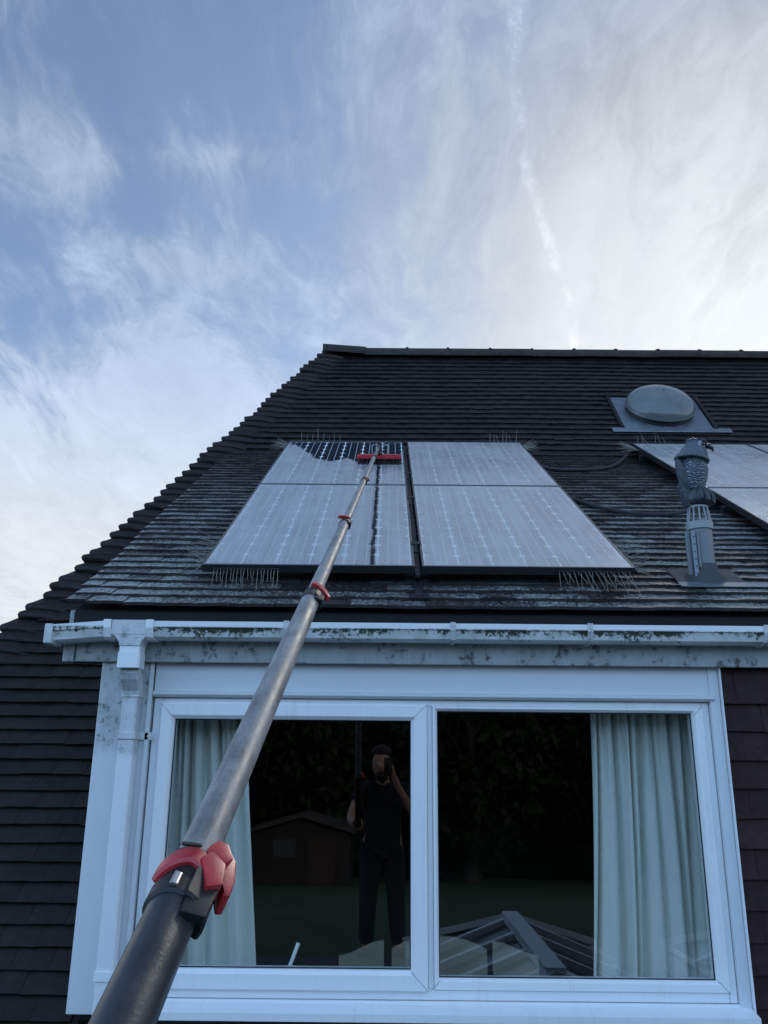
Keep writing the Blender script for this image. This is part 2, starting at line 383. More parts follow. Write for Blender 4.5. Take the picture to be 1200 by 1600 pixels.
def clear_fn(N):
    tr = N.n('ShaderNodeBsdfTransparent'); tr.inputs[0].default_value = (.98, .985, .985, 1); return tr.outputs[0]
M_CLEAR = mat('clear_glass_side', clear_fn)
def glass_fn(N):
    tr = N.n('ShaderNodeBsdfTransparent'); tr.inputs[0].default_value = (.965, .985, .98, 1)
    gl = N.n('ShaderNodeBsdfGlossy'); gl.inputs['Roughness'].default_value = 0.0
    lw = N.n('ShaderNodeLayerWeight'); lw.inputs[0].default_value = .5
    fr = N.m('ADD', .082, N.m('MULTIPLY', N.m('POWER', lw.outputs['Facing'], 5.0), .9))
    m = N.n('ShaderNodeMixShader'); N.put(m.inputs[0], fr); N.put(m.inputs[1], tr.outputs[0]); N.put(m.inputs[2], gl.outputs[0])
    return m.outputs[0]
M_GLASS = mat('window_glass', glass_fn)
def curtain_fn(N):
    P = N.geo()['Position']; n = N.noise(P, 300, 3)
    c = N.mix(N.noise(P, 5, 3), (.66, .67, .62), (.73, .74, .69))
    return pbsdf(N, c, .9, 0, N.bump(n, .0006, .5), .1)
M_CURTAIN = mat('curtain_cloth', curtain_fn)
M_ROOM = simple('dim_room', (.09, .085, .08), .9, 0, .1, 3, 0)
M_BEIGE = simple('beige_board', (.24, .205, .155), .6, 0, .06, 5, .0003)
M_WOOD = simple('dark_wood', (.09, .05, .03), .5, 0, .3, 20)
M_DOME = None
def dome_fn(N):
    P = N.geo()['Position']
    c = N.mix(N.ss(N.noise(P, 5, 5), .3, .7), (.10, .115, .115), (.14, .155, .155))
    return pbsdf(N, c, .17, 0, None, .5)
M_DOME = mat('smoky_dome', dome_fn)

# ------------------------------------------------------------------ layout constants (metres, camera at the origin, eye 1.62 above the lawn)
TD = math.tan(R(31.07)); CD = -1.54                      # dormer roof  z = CD + TD*y
TM = math.tan(R(50.0)); YJ = 6.7; CM = CD + (TD - TM) * YJ   # main roof   z = CM + TM*y
WY = 3.68                                                # plane of the window
GZ = -1.62
ridge_y = 8.115; ridge_z = CM + TM * ridge_y
HIP_T = Vector((-0.695, ridge_y, ridge_z)); HIP_B = Vector((-2.335, 5.286, .811))
hd = (HIP_B - HIP_T) / (HIP_B.z - HIP_T.z)               # hip direction per unit z
def hip(z): return HIP_T + hd * (z - HIP_T.z)
def zd(y): return CD + TD * y
def zm(y): return CM + TM * y

# ------------------------------------------------------------------ ground
def gz(y): return GZ - .10 * min(18, max(0, -y - 2))
def ground():
    bm = BM()
    nx = 40
    xs = np.linspace(-60, 60, nx); ys = np.concatenate([np.linspace(-90, -8, 14), np.linspace(-7, .55, 14), np.linspace(3.9, 70, 10)])
    g = [[bm.verts.new((x, y, gz(y) - .012 + .012 * math.sin(x * 1.3 + y) * (y < 0))) for x in xs] for y in ys]
    for a, b in zip(g, g[1:]):
        for k in range(nx - 1): bm.faces.new((a[k], a[k + 1], b[k + 1], b[k]))
    def fn(N):
        P = N.geo()['Position']
        c = N.mix(N.ss(N.noise(P, 1.2, 5), .3, .7), (.035, .075, .020), (.06, .11, .03))
        c = N.mix(N.ss(N.noise(P, 90, 4), .4, .7), c, (.02, .04, .012))
        return pbsdf(N, c, .9, 0, N.bump(N.noise(P, 120, 4), .02, .8))
    tag(obj('lawn', bm, mat('lawn_grass', fn)), kind='structure')
    bm = BM(); box(bm, (-4.5, .62, GZ - .05), (6.5, 3.55, -1.40))
    tag(obj('flat_roof', bm, simple('roof_felt', (.05, .052, .055), .85, 0, .3, 6, .002)), kind='structure')
ground()

# ------------------------------------------------------------------ the house
house = empty('house', (1.0, 7.0, GZ), 'dark tiled house with a wide dormer roof over a white framed window', 'house')

def mesh_poly(name, polys, m, parent):
    bm = BM()
    for p in polys: bm.faces.new([bm.verts.new(q) for q in p])
    me = bpy.data.meshes.new(name); bm.to_mesh(me); bm.free(); me.materials.append(m)
    return link(me, name, parent)
XR = 6.2                                                 # right-hand end of house, beyond the frame
yb = 3.42; zb = zm(yb)                                   # foot of the main slope
hb = hip(zb)
off = .02
def under(p): p = Vector(p); return (p.x, p.y, p.z - off)
DXL = -1.24                                              # dormer cheek
bk = lambda p: (p[0], 2 * ridge_y - p[1], p[2])
main_polys = [
    [under(q) for q in (hb, (DXL, yb, zb), (DXL, YJ, zm(YJ)), hip(zm(YJ)))],
    [under(q) for q in (hip(zm(YJ)), (XR, YJ, zm(YJ)), (XR, ridge_y, ridge_z), HIP_T)],
    [under(q) for q in (hb, HIP_T, (hb.x, 2 * ridge_y - hb.y, hb.z))],
    [under(q) for q in (HIP_T, (XR, ridge_y, ridge_z), (XR, 2 * ridge_y - yb, zb), (hb.x, 2 * ridge_y - hb.y, zb))],
]
main_roof = mesh_poly('main_roof', main_polys, M_UNDER, house)
bm = BM(); extx(bm, [(3.60, zd(3.60) - .02), (YJ, zd(YJ) - .02), (YJ, zd(YJ) - .10), (3.60, zd(3.60) - .10)], -1.37, XR)
dormer_roof = obj('dormer_roof', bm, M_UNDER, house)
# lower walls and the right-hand gable end
bm = BM()
box(bm, (hb.x + .25, WY + .10, GZ), (XR, WY + .30, -1.30)); box(bm, (XR - .2, WY + .30, GZ), (XR, 2 * ridge_y - WY, -1.0))
obj('lower_wall', bm, simple('brick_wall', (.22, .12, .09), .9, 0, .2, 20), house)
bm = BM(); bm.faces.new([bm.verts.new(q) for q in ((XR - .01, yb, zb), (XR - .01, ridge_y, ridge_z), (XR - .01, 2 * ridge_y - yb, zb))])
t = bmesh.ops.extrude_face_region(bm, geom=bm.faces[:]); bmesh.ops.translate(bm, vec=(-.15, 0, 0), verts=[v for v in t['geom'] if isinstance(v, bmesh.types.BMVert)])
obj('gable_wall', bm, M_TILE_WALL, house)

# ---- plain clay tiles -------------------------------------------------------
TW, GAUGE = .165, .100
def tile_variant(k, w=TW, length=.135, th=.015, lift=.019):
    """local x along the course, y up the slope from the lower edge, z out of the roof"""
    rnd = random.Random(k); cols = 4
    dip = [rnd.uniform(-.0009, .0009) for _ in range(cols + 1)]; camb = rnd.uniform(.0, .0025)
    V, F = [], []
    hw = w / 2 - .0007
    for iy, (y, z0) in enumerate(((0, lift), (.055, lift * .55), (length, 0.0))):
        for ix in range(cols + 1):
            x = -hw + 2 * hw * ix / cols; c = camb * (1 - (x / hw) ** 2)
            yy = y + (dip[ix] * 1.6 if iy == 0 else 0)
            V.append((x, yy, z0 + c + th + (dip[ix] * .6))); V.append((x, yy, z0 + c + dip[ix] * .6))
    nrow = 2 * (cols + 1)
    def i(iy, ix, b): return iy * nrow + ix * 2 + b
    for iy in range(2):
        for ix in range(cols):
            F.append((i(iy, ix, 0), i(iy, ix + 1, 0), i(iy + 1, ix + 1, 0), i(iy + 1, ix, 0)))
            if iy == 0: F.append((i(0, ix, 1), i(0, ix + 1, 1), i(0, ix + 1, 0), i(0, ix, 0)))
        F.append((i(iy, 0, 1), i(iy, 0, 0), i(iy + 1, 0, 0), i(iy + 1, 0, 1)))
        F.append((i(iy, cols, 0), i(iy, cols, 1), i(iy + 1, cols, 1), i(iy + 1, cols, 0)))
    return np.array(V), F, rnd.random()
NV = 14
def variants(m, name, **kw):
    out = []
    for k in range(NV):
        V, F, tone = tile_variant(k + hash(name) % 1 + len(name) * 31, **kw)
        me = bpy.data.meshes.new(name); me.from_pydata([tuple(v) for v in V], [], F); me.materials.append(m)
        at = me.attributes.new('tone', 'FLOAT', 'POINT'); at.data.foreach_set('value', [tone] * len(V))
        out.append((V, F, tone, me))
    return out
camM = cam.matrix_world.inverted()
def project(p):
    q = camM @ Vector(p); z = -q.z
    if z < .1: return None
    return (600 + 1291.5 * q.x / z, 800 - 1291.5 * q.y / z, z)
def lay(specs, var, parent, part, stuff_name, m, n_single):
    """specs: list of (pos, ex, es, en, variant, sx). The n_single that show largest are single objects, the rest one mesh."""
    sized = []
    for sp in specs:
        q = project(sp[0]); area = -1
        if q and -60 < q[0] < 1260 and -60 < q[1] < 1660:
            view = Vector(sp[0]).normalized(); area = abs(view.dot(sp[3])) / q[2] ** 2
            if sp[6]: area *= .01                        # hidden beneath a panel
        sized.append((area, sp))
    sized.sort(key=lambda a: -a[0])
    single = [s for a, s in sized[:n_single] if a > 0]; rest = [s for s in (sized[len(single):])]
    for sp in single:
        pos, ex, es, en, k, sx, _ = sp
        o = bpy.data.objects.new(part, var[k][3]); C.objects.link(o); o.parent = parent
        Mx = Matrix(((ex.x * sx, es.x, en.x, pos.x), (ex.y * sx, es.y, en.y, pos.y), (ex.z * sx, es.z, en.z, pos.z), (0, 0, 0, 1)))
        o.matrix_parent_inverse = Matrix.Identity(4)
        Mx.translation = pos - wloc(parent); o.matrix_basis = Mx
    VV, FF, TT, base = [], [], [], 0
    for _, sp in rest:
        pos, ex, es, en, k, sx, _ = sp; V, F, tone, _m = var[k]
        A = np.array([[ex.x * sx, es.x, en.x], [ex.y * sx, es.y, en.y], [ex.z * sx, es.z, en.z]])
        VV.append(V @ A.T + np.array(pos[:])); FF += [tuple(i + base for i in f) for f in F]; TT += [tone] * len(V); base += len(V)
    if VV:
        VV = np.concatenate(VV); c = (VV.min(0) + VV.max(0)) / 2
        me = bpy.data.meshes.new(stuff_name); me.from_pydata([tuple(v) for v in VV - c], [], FF); me.materials.append(m)
        me.attributes.new('tone', 'FLOAT', 'POINT').data.foreach_set('value', TT)
        tag(link(me, stuff_name, parent, c), kind='stuff')
rnd = random.Random(3)
def course(x0, x1, origin_fn, ex, es, en, row, w, covered=None, slip=.004):
    out = []; st = (row % 2) * w / 2 + rnd.uniform(-.006, .006)
    k0 = math.floor((x0 - st) / w)
    x = st + k0 * w
    while x < x1:
        a, b = max(x, x0), min(x + w, x1)
        if b - a > .03:
            c = (a + b) / 2; p = Vector(origin_fn(c))
            sl = rnd.gauss(0, slip * .45) if rnd.random() > .008 else -.016
            rot = rnd.gauss(0, .003); tl = rnd.gauss(0, .005)
            e1 = (ex + es * rot).normalized(); n1 = (en + ex * tl + es * rnd.gauss(0, .006)).normalized()
            e1 = (e1 - n1 * e1.dot(n1)).normalized(); s1 = n1.cross(e1)
            out.append((p + s1 * sl, e1, s1, n1, rnd.randrange(NV), (b - a) / w, bool(covered and covered(p))))
        x += w
    return out
EX = Vector((1, 0, 0))
# main slope
esM = Vector((0, math.cos(R(50)), math.sin(R(50)))); enM = Vector((0, -math.sin(R(50)), math.cos(R(50))))
specs = []
nrows = int((ridge_z - zb) / math.sin(R(50)) / GAUGE)
for i in range(nrows):
    s = i * GAUGE; y = yb + s * esM.y; z = zb + s * esM.z
    wob = lambda x, i=i: .006 * noise.noise(Vector((x * .8, i * .21, 3.1))) + .010 * noise.noise(Vector((x * .35, i * .05, 9.1)))
    xl = hip(z).x + .10
    xr = (DXL + .04) if y < YJ - .02 else XR
    # the dormer roof covers the slope up to the junction
    if y < YJ - .02: xr = DXL + .03
    def cov(p): return 2.16 < p.x < 2.95 and 7.02 < p.y < 7.42
    row_specs = course(xl, xr, lambda x, y=y, z=z, w=wob: (x, y + enM.y * w(x), z + enM.z * w(x)), EX, esM, enM, i, TW)
    specs += [q for q in row_specs if not cov(q[0])]
varM = variants(M_TILE_MAIN, 'roof_tile')
lay(specs, varM, main_roof, 'roof_tile', 'upper_roof_tiles', M_TILE_MAIN, 170)
# dormer slope
esD = Vector((0, math.cos(R(31.07)), math.sin(R(31.07)))); enD = Vector((0, -esD.z, esD.y))
specs = []
for i in range(37):
    y = 3.575 + i * GAUGE * esD.y; z = zd(y)
    if y > YJ + .03: break
    wob = lambda x, i=i: .008 * noise.noise(Vector((x * .7, i * .2, 23.1))) + .012 * noise.noise(Vector((x * .3, i * .06, 29.1)))
    kick = lambda x, i=i: .018 * max(0, 1 - (x + 1.40) / .5) ** 2 * max(0, 1 - i / 5)
    cov = lambda p: (-.80 < p.x < 1.10 and 3.95 < p.y < 6.5) or (p.x > 2.2 and 3.95 < p.y)
    specs += course(-1.40 + rnd.uniform(-.006, .006), XR, lambda x, y=y, z=z, w=wob, k=kick: (x, y + enD.y * w(x), z + enD.z * w(x) + k(x)), EX, esD, enD, i, TW, cov)
varD = variants(M_TILE_DORM, 'roof_tile')
lay(specs, varD, dormer_roof, 'roof_tile', 'dormer_roof_tiles', M_TILE_DORM, 130)

# ---- bonnet tiles down the left hip ---------------------------------------
side_h = Vector((0, 1, 0))
nside = hd.cross(Vector((0, 1, 0))); nside = nside if nside.x < 0 else -nside; nside.normalize()
navg = (enM + nside).normalized()
i = 0
zrow = GAUGE * math.sin(R(50))
bvar = random.Random(5)
for i in range(4, nrows + 1):
    z = zb + i * zrow
    bm = BM(); z += bvar.gauss(0, .006); P0 = hip(z) ; P1 = hip(z + zrow * 1.45)
    jx = bvar.gauss(0, .010); rise = bvar.uniform(.044, .064)
    rows = []
    for P, w, lf in ((P0, .95, .72), (P0 * .93 + P1 * .07, 1.0, .95), (P0 * .78 + P1 * .22, .98, 1.0), (P0 * .5 + P1 * .5, .88, .74), (P1, .74, .38)):
        up_, dn = [], []
        for k in range(13):
            u = -1 + k / 6
            arm = (EX * (.27 * u * w)) if u > 0 else (side_h * (.20 * -u * w))
            nn = (enM * max(u, 0) + nside * max(-u, 0) + navg * (1 - abs(u))).normalized()
            bulge = rise * lf * (1 - abs(u) ** 1.7) + .018 * lf + .004
            q = P + arm + nn * bulge + Vector((jx, 0, 0))
            up_.append(q); dn.append(q - nn * .013)
        rows.append((up_, dn))
    vv = [[bm.verts.new(q) for q in a] + [bm.verts.new(q) for q in b] for a, b in rows]
    for a, b in zip(vv, vv[1:]):
        for k in range(12): bm.faces.new((a[k], a[k + 1], b[k + 1], b[k]))
    a = vv[0]
    for k in range(12): bm.faces.new((a[13 + k], a[14 + k], a[k + 1], a[k]))
    for a, b in zip(vv, vv[1:]):
        bm.faces.new((a[0], b[0], b[13], a[13])); bm.faces.new((a[12], a[25], b[25], b[12]))
    o = obj('bonnet_tile', bm, M_TILE_MAIN, main_roof, smooth=True)
    o.data.attributes.new('tone', 'FLOAT', 'POINT').data.foreach_set('value', [bvar.random()] * len(o.data.vertices))
# ---- ridge tiles -----------------------------------------------------------
x = HIP_T.x - .015; k = 0
while x < XR:
    ln = .45; bm = BM(); lift = [.0, .0]
    if k == 0: lift = [.045, .012]
    vv = []
    jz = bvar.uniform(-.004, .004)
    for xx, l in ((x, lift[0]), (x + ln + .004, lift[1])):
        o_, i_ = [], []
        for q in range(11):
            th = R(-12 + 214 * q / 10)
            o_.append((xx, ridge_y + math.cos(th) * .125, ridge_z + .005 + l + jz + math.sin(th) * .088))
            i_.append((xx, ridge_y + math.cos(th) * .110, ridge_z + .005 + l + jz + math.sin(th) * .074))
        vv.append([bm.verts.new(q) for q in o_] + [bm.verts.new(q) for q in i_])
    a, b = vv
    for q in range(10):
        bm.faces.new((a[q], a[q + 1], b[q + 1], b[q])); bm.faces.new((a[11 + q], a[12 + q], a[q + 1], a[q])); bm.faces.new((b[11 + q], b[12 + q], b[q + 1], b[q]))
    for v in (a, b): pass
    bm.faces.new((a[0], b[0], b[11], a[11])); bm.faces.new((a[10], b[10], b[21], a[21]))
    o = obj('ridge_tile', bm, M_RIDGE, main_roof, smooth=True)
    o.data.attributes.new('tone', 'FLOAT', 'POINT').data.foreach_set('value', [bvar.random()] * len(o.data.vertices))
    # blob of mortar at the joint
    bm = BM(); xx = x + ln
    for q in range(5):
        th = R(40 + 100 * q / 4) + bvar.uniform(-.1, .1)
        ellipsoid(bm, (xx + bvar.uniform(-.006, .01), ridge_y + math.cos(th) * .122, ridge_z + math.sin(th) * .087), (.02, .024, .012 + bvar.uniform(0, .010)), 8, 5)
    obj('mortar_joint', bm, M_RIDGE, main_roof, smooth='all')
    x += ln; k += 1

# ---- dormer front wall -------------------------------------------------------
bm = BM()
box(bm, (DXL + .02, WY + .03, -1.0), (-1.02, WY + .12, .52)); box(bm, (1.42, WY + .03, -1.30), (XR, WY + .12, .52))
box(bm, (-1.02, WY + .03, .27), (1.42, WY + .12, .52)); box(bm, (-1.02, WY + .03, -1.30), (1.42, WY + .12, -.93))
# left cheek
prism(bm, [(WY + .12, -.75), (WY + .12, .50), (YJ - .1, zd(YJ - .1) - .13), (YJ - .1, zm(YJ - .1) - .1)], lambda y, z: (DXL + .02, y, z), lambda y, z: (DXL + .10, y, z))
dwall = obj('dormer_wall', bm, M_UNDER, house)
varW = variants(M_TILE_WALL, 'hanging_tile', w=.19, length=.15, th=.012, lift=.020)
specs = []
for i in range(15):
    z = -.919 - .117 * 2 + i * .1165
    if z > .36: break
    specs += course(1.452, 4.4, lambda x, z=z: (x, WY + .005, z), EX, Vector((0, 0, 1)), Vector((0, -1, 0)), i, .19, None, .002)
for i in range(2):
    z = -1.255 + i * .1165
    specs += course(-1.0, 1.44, lambda x, z=z: (x, WY + .005, z), EX, Vector((0, 0, 1)), Vector((0, -1, 0)), i, .19, None, .002)
lay(specs, varW, dwall, 'hanging_tile', 'hanging_tiles', M_TILE_WALL, 110)

# ---- boards, fascia, soffit -------------------------------------------------
def part(name, m, a, b, parent=house, bev=.003, M=None):
    bm = BM(); box(bm, a, b, bev, M); return obj(name, bm, m, parent)
part('corner_board', M_BOARD_GRIMY, (-1.238, 3.640, -.962), (-1.118, WY + .03, .405))
part('jamb_board', M_BOARD_GRIMY, (-1.116, 3.655, -.966), (-1.014, WY + .03, .398))
part('jamb_bead', M_BOARD, (-1.030, 3.648, -.91), (-1.012, 3.656, .396), bev=.002)
part('head_board', M_BOARD, (-1.010, 3.668, .272), (1.412, WY + .03, .400))
bm = BM(); extx(bm, [(3.645, .272), (3.645, .262), (3.660, .252), (3.690, .252), (3.690, .275), (3.668, .280)], -1.010, 1.416); obj('drip_moulding', bm, M_BOARD, house)
part('side_board', M_BOARD, (1.402, 3.660, -.925), (1.446, WY + .03, .400))
part('side_flashing', M_UPVC, (1.447, 3.640, -.968), (1.4515, WY + .03, .400), bev=.001)
part('soffit', M_DARKGAP, (-1.40, 3.642, .400), (XR, WY + .06, .410), bev=0)
part('fascia', M_FASCIA, (-1.352, 3.618, .396), (XR, 3.640, .560))
part('fascia_end', M_FASCIA, (-1.405, 3.612, .394), (-1.358, 3.640, .560))
part('barge_end', M_FASCIA, (-1.400, 3.630, .562), (-1.345, 3.700, .622))
part('tilting_fillet', M_DARKGAP, (-1.34, 3.625, .562), (XR, 3.70, .602), bev=0)

# ---- gutter -------------------------------------------------------------------
gp = [(3.497, .556), (3.497, .530), (3.503, .527), (3.512, .492), (3.530, .484), (3.598, .484), (3.612, .495), (3.612, .556), (3.608, .556), (3.608, .498), (3.596, .489), (3.532, .489), (3.517, .495), (3.506, .530), (3.506, .556)]
def gut(name, x0, x1, tilt=0.0, grow=0.0, parent=None):
    bm = BM(); cy, cz = 3.555, .52
    prof = [(cy + (y - cy) * (1 + grow), cz + (z - cz) * (1 + grow)) for y, z in gp]
    extx(bm, prof, x0, x1)
    if tilt:
        for v in bm.verts: v.co.z += tilt * (x1 - v.co.x); v.co.y += abs(tilt) * .4 * (x1 - v.co.x)
    return obj(name, bm, M_GUTTER, parent or house)
gutter = gut('gutter', -1.01, XR - .1)
gut('gutter_end_piece', -1.42, -1.185, -.075)
def strap(x, w=.030, tilt=0., name='gutter_bracket'):
    bm = BM(); pr = [(3.491, .561), (3.491, .526), (3.507, .488), (3.526, .479), (3.600, .479), (3.616, .490), (3.616, .561), (3.612, .561), (3.612, .493), (3.598, .4835), (3.528, .4835), (3.512, .491), (3.4965, .528), (3.4965, .561)]
    extx(bm, pr, x - w / 2, x + w / 2)
    if tilt:
        for v in bm.verts: v.co.z += tilt * (-1.185 - x); v.co.y += abs(tilt) * .4 * (-1.185 - x)
    obj(name, bm, M_UPVC if name != 'gutter_bracket' else M_PIPE, gutter)
for x in (-.425, .282, .863, 1.608, 2.4, 3.2, 4.0): strap(x, .022)
strap(-1.185, .032, name='gutter_union'); strap(-1.005, .032, name='gutter_union')
# end stop
bm = BM(); box(bm, (-1.452, 3.492, .476), (-1.418, 3.618, .560), .004)
for v in bm.verts: v.co.z += -.0185; v.co.y += .006
obj('gutter_end_stop', bm, M_PIPE, gutter)
# running outlet: body plus tapering funnel
bm = BM(); extx(bm, [(3.499, .560), (3.499, .500), (3.52, .480), (3.61, .480), (3.614, .560), (3.609, .560), (3.606, .488), (3.525, .486), (3.506, .505), (3.506, .560)], -1.168, -1.022)
prof = [(-1.172, .520), (-1.172, .505), (-1.150, .492), (-1.132, .470), (-1.128, .452), (-1.042, .452), (-1.038, .470), (-1.020, .492), (-1.020, .520)]
prism(bm, prof, lambda x, z: (x, 3.501, z), lambda x, z: (x, 3.595, z))
outlet = obj('gutter_outlet', bm, M_PIPE, gutter)

# ---- downpipe: offset head, square pipe, clips ---------------------------------
def sqpipe(bm, pts, w, d, bev=.006):
    """square pipe swept through points given as the centre line; width along x"""
    rings = []
    for i, p in enumerate(pts):
        p = Vector(p); a = Vector(pts[max(i - 1, 0)]); b = Vector(pts[min(i + 1, len(pts) - 1)]); t = (b - a).normalized()
        nrm = Vector((1, 0, 0)).cross(t).normalized()
        hw, hd2 = w / 2, d / 2; c = bev
        ring = []
        for sx, sy in ((-hw + c, -hd2), (hw - c, -hd2), (hw, -hd2 + c), (hw, hd2 - c), (hw - c, hd2), (-hw + c, hd2), (-hw, hd2 - c), (-hw, -hd2 + c)):
            ring.append(bm.verts.new(p + Vector((1, 0, 0)) * sx + nrm * sy))
        rings.append(ring)
    for a, b in zip(rings, rings[1:]):
        for k in range(8): bm.faces.new((a[k], a[(k + 1) % 8], b[(k + 1) % 8], b[k]))
    bm.faces.new(rings[0][::-1]); bm.faces.new(rings[-1])
bm = BM(); sqpipe(bm, [(-1.087, 3.617, .25), (-1.087, 3.617, .10), (-1.087, 3.617, -.4), (-1.087, 3.617, -.80), (-1.087, 3.617, -1.35)], .066, .062)
dp = obj('downpipe', bm, M_PIPE, house)
bm = BM(); sqpipe(bm, [(-1.085, 3.548, .455), (-1.085, 3.548, .425)], .086, .084, .004); sqpipe(bm, [(-1.085, 3.546, .424), (-1.085, 3.546, .360)], .094, .092, .008)
obj('offset_socket', bm, M_UPVC, dp)
bm = BM(); sqpipe(bm, [(-1.086, 3.548, .358), (-1.086, 3.560, .338), (-1.086, 3.606, .290), (-1.087, 3.617, .262), (-1.087, 3.617, .246)], .076, .072, .006)
obj('offset_bend', bm, M_PIPE, dp)
for z in (.086,):
    bm = BM(); box(bm, (-1.126, 3.580, z - .016), (-1.048, 3.655, z + .016), .004); box(bm, (-1.055, 3.648, z - .016), (-.998, 3.656, z + .016), .002)
    box(bm, (-1.018, 3.645, z - .004), (-1.010, 3.649, z + .004), .001)
    obj('pipe_clip', bm, M_PIPE, dp)
bm = BM(); sqpipe(bm, [(-1.087, 3.617, -.800), (-1.087, 3.617, -.833)], .078, .074, .004); obj('pipe_socket', bm, M_UPVC, dp)

M_WELD = simple('weld_grime', (.22, .24, .25), .6)
# ---- window -------------------------------------------------------------------------
def frame_ring(bm, x0, x1, z0, z1, w, y0, y1, cham=.012):
    """mitred ring with a sloping inner bead; w = (left, right, bottom, top)"""
    l, r, b, t = w
    def loop(ins, y): return [bm.verts.new(q) for q in ((x0 + l * ins, y, z0 + b * ins), (x1 - r * ins, y, z0 + b * ins), (x1 - r * ins, y, z1 - t * ins), (x0 + l * ins, y, z1 - t * ins))]
    def loopc(d, y): return [bm.verts.new(q) for q in ((x0 + l - d, y, z0 + b - d), (x1 - r + d, y, z0 + b - d), (x1 - r + d, y, z1 - t + d), (x0 + l - d, y, z1 - t + d))]
    L = [loop(0, y1), loop(0, y0 + .004), loop(.07, y0), loopc(cham * 1.3, y0), loopc(cham * .9, y0 + .004), loop(1, y0 + .016), loop(1, y1)]
    for a, c in zip(L, L[1:]):
        for k in range(4): bm.faces.new((a[k], a[(k + 1) % 4], c[(k + 1) % 4], c[k]))
    a, c = L[0], L[-1]
    for k in range(4): bm.faces.new((c[k], c[(k + 1) % 4], a[(k + 1) % 4], a[k]))
bm = BM()
x0, x1, z0, z1 = -1.008, 1.400, -.910, .250
box(bm, (x0, 3.682, z0), (x0 + .040, WY + .07, z1), .003); box(bm, (x1 - .030, 3.682, z0), (x1, WY + .07, z1), .003)
box(bm, (x0 + .041, 3.683, z1 - .026), (x1 - .031, WY + .07, z1), .003); box(bm, (x0 + .041, 3.683, z0), (x1 - .031, WY + .07, z0 + .038), .003)
box(bm, (.178, 3.684, z0 + .039), (.200, WY + .07, z1 - .027), .002)
window = obj('window', bm, M_UPVC, house)
bm = BM(); frame_ring(bm, -.972, .176, -.876, .228, (.060, .068, .072, .066), 3.660, 3.740); obj('sash', bm, M_UPVC, window)
bm = BM(); frame_ring(bm, .201, 1.372, -.872, .224, (.020, .048, .040, .020), 3.672, 3.742, .008); obj('fixed_light_frame', bm, M_UPVC, window)
bm = BM(); box(bm, (-.920, 3.698, -.812), (.116, 3.702, .170)); obj('pane', bm, M_GLASS, window)
bm = BM(); box(bm, (.215, 3.703, -.840), (1.330, 3.707, .212)); obj('pane', bm, M_GLASS, window)
for cx_, cz_, sx, sz_, y_, ln in ((.142, -.840, 1, -1, 3.6592, .095), (.142, .195, 1, 1, 3.6592, .092), (-.942, .195, -1, 1, 3.6592, .086), (-.942, -.840, -1, -1, 3.6592, .092), (1.348, -.852, 1, -1, 3.6712, .062), (.211, -.852, -1, -1, 3.6712, .036), (1.348, .214, 1, 1, 3.6712, .050)):
    bm = BM(); box(bm, (-ln / 2, y_, -.0010), (ln / 2, y_ + .002, .0010), 0, Matrix.Translation((cx_, 0, cz_)) @ Matrix.Rotation(R(-45 if sx * sz_ > 0 else 45), 4, 'Y'))
    obj('weld_line', bm, M_WELD, window)
# dark rubber seals round the panes
def seal(x0, x1, z0, z1, y):
    bm = BM(); w = .005
    box(bm, (x0, y - .004, z0), (x1, y, z0 + w)); box(bm, (x0, y - .004, z1 - w), (x1, y, z1)); box(bm, (x0, y - .004, z0 + w), (x0 + w, y, z1 - w)); box(bm, (x1 - w, y - .004, z0 + w), (x1, y, z1 - w))
    obj('glazing_seal', bm, M_BLACK, window)
seal(-.913, .109, -.805, .163, 3.697); seal(.220, 1.325, -.833, .205, 3.702)
bm = BM(); extx(bm, [(3.580, -.935), (3.580, -.962), (3.592, -.966), (3.600, -.958), (3.75, -.958), (3.75, -.912), (3.675, -.912), (3.660, -.920)], -1.005, 1.442); obj('sill', bm, M_UPVC, window)
bm = BM(); extx(bm, [(3.640, -.966), (3.64, -.985), (3.75, -1.1), (3.75, -.966)], -1.0, 1.44); obj('lead_apron', bm, M_LEADDARK, house)

# ---- dim room behind the glass -----------------------------------------------------
bm = BM(); box(bm, (-1.20, WY + .13, -2.2), (3.4, 7.4, .30))
bm.faces.ensure_lookup_table()
bmesh.ops.delete(bm, geom=[f for f in bm.faces if all(abs(v.co.y - (WY + .13)) < 1e-4 for v in f.verts)], context='FACES_ONLY')
t = obj('inner_room', bm, M_ROOM, house); t.data.flip_normals()
bm = BM(); box(bm, (-1.05, 3.752, -.93), (1.42, 3.84, -.905), .003); obj('inner_ledge', bm, simple('inner_ledge', (.5, .48, .45), .5), house)

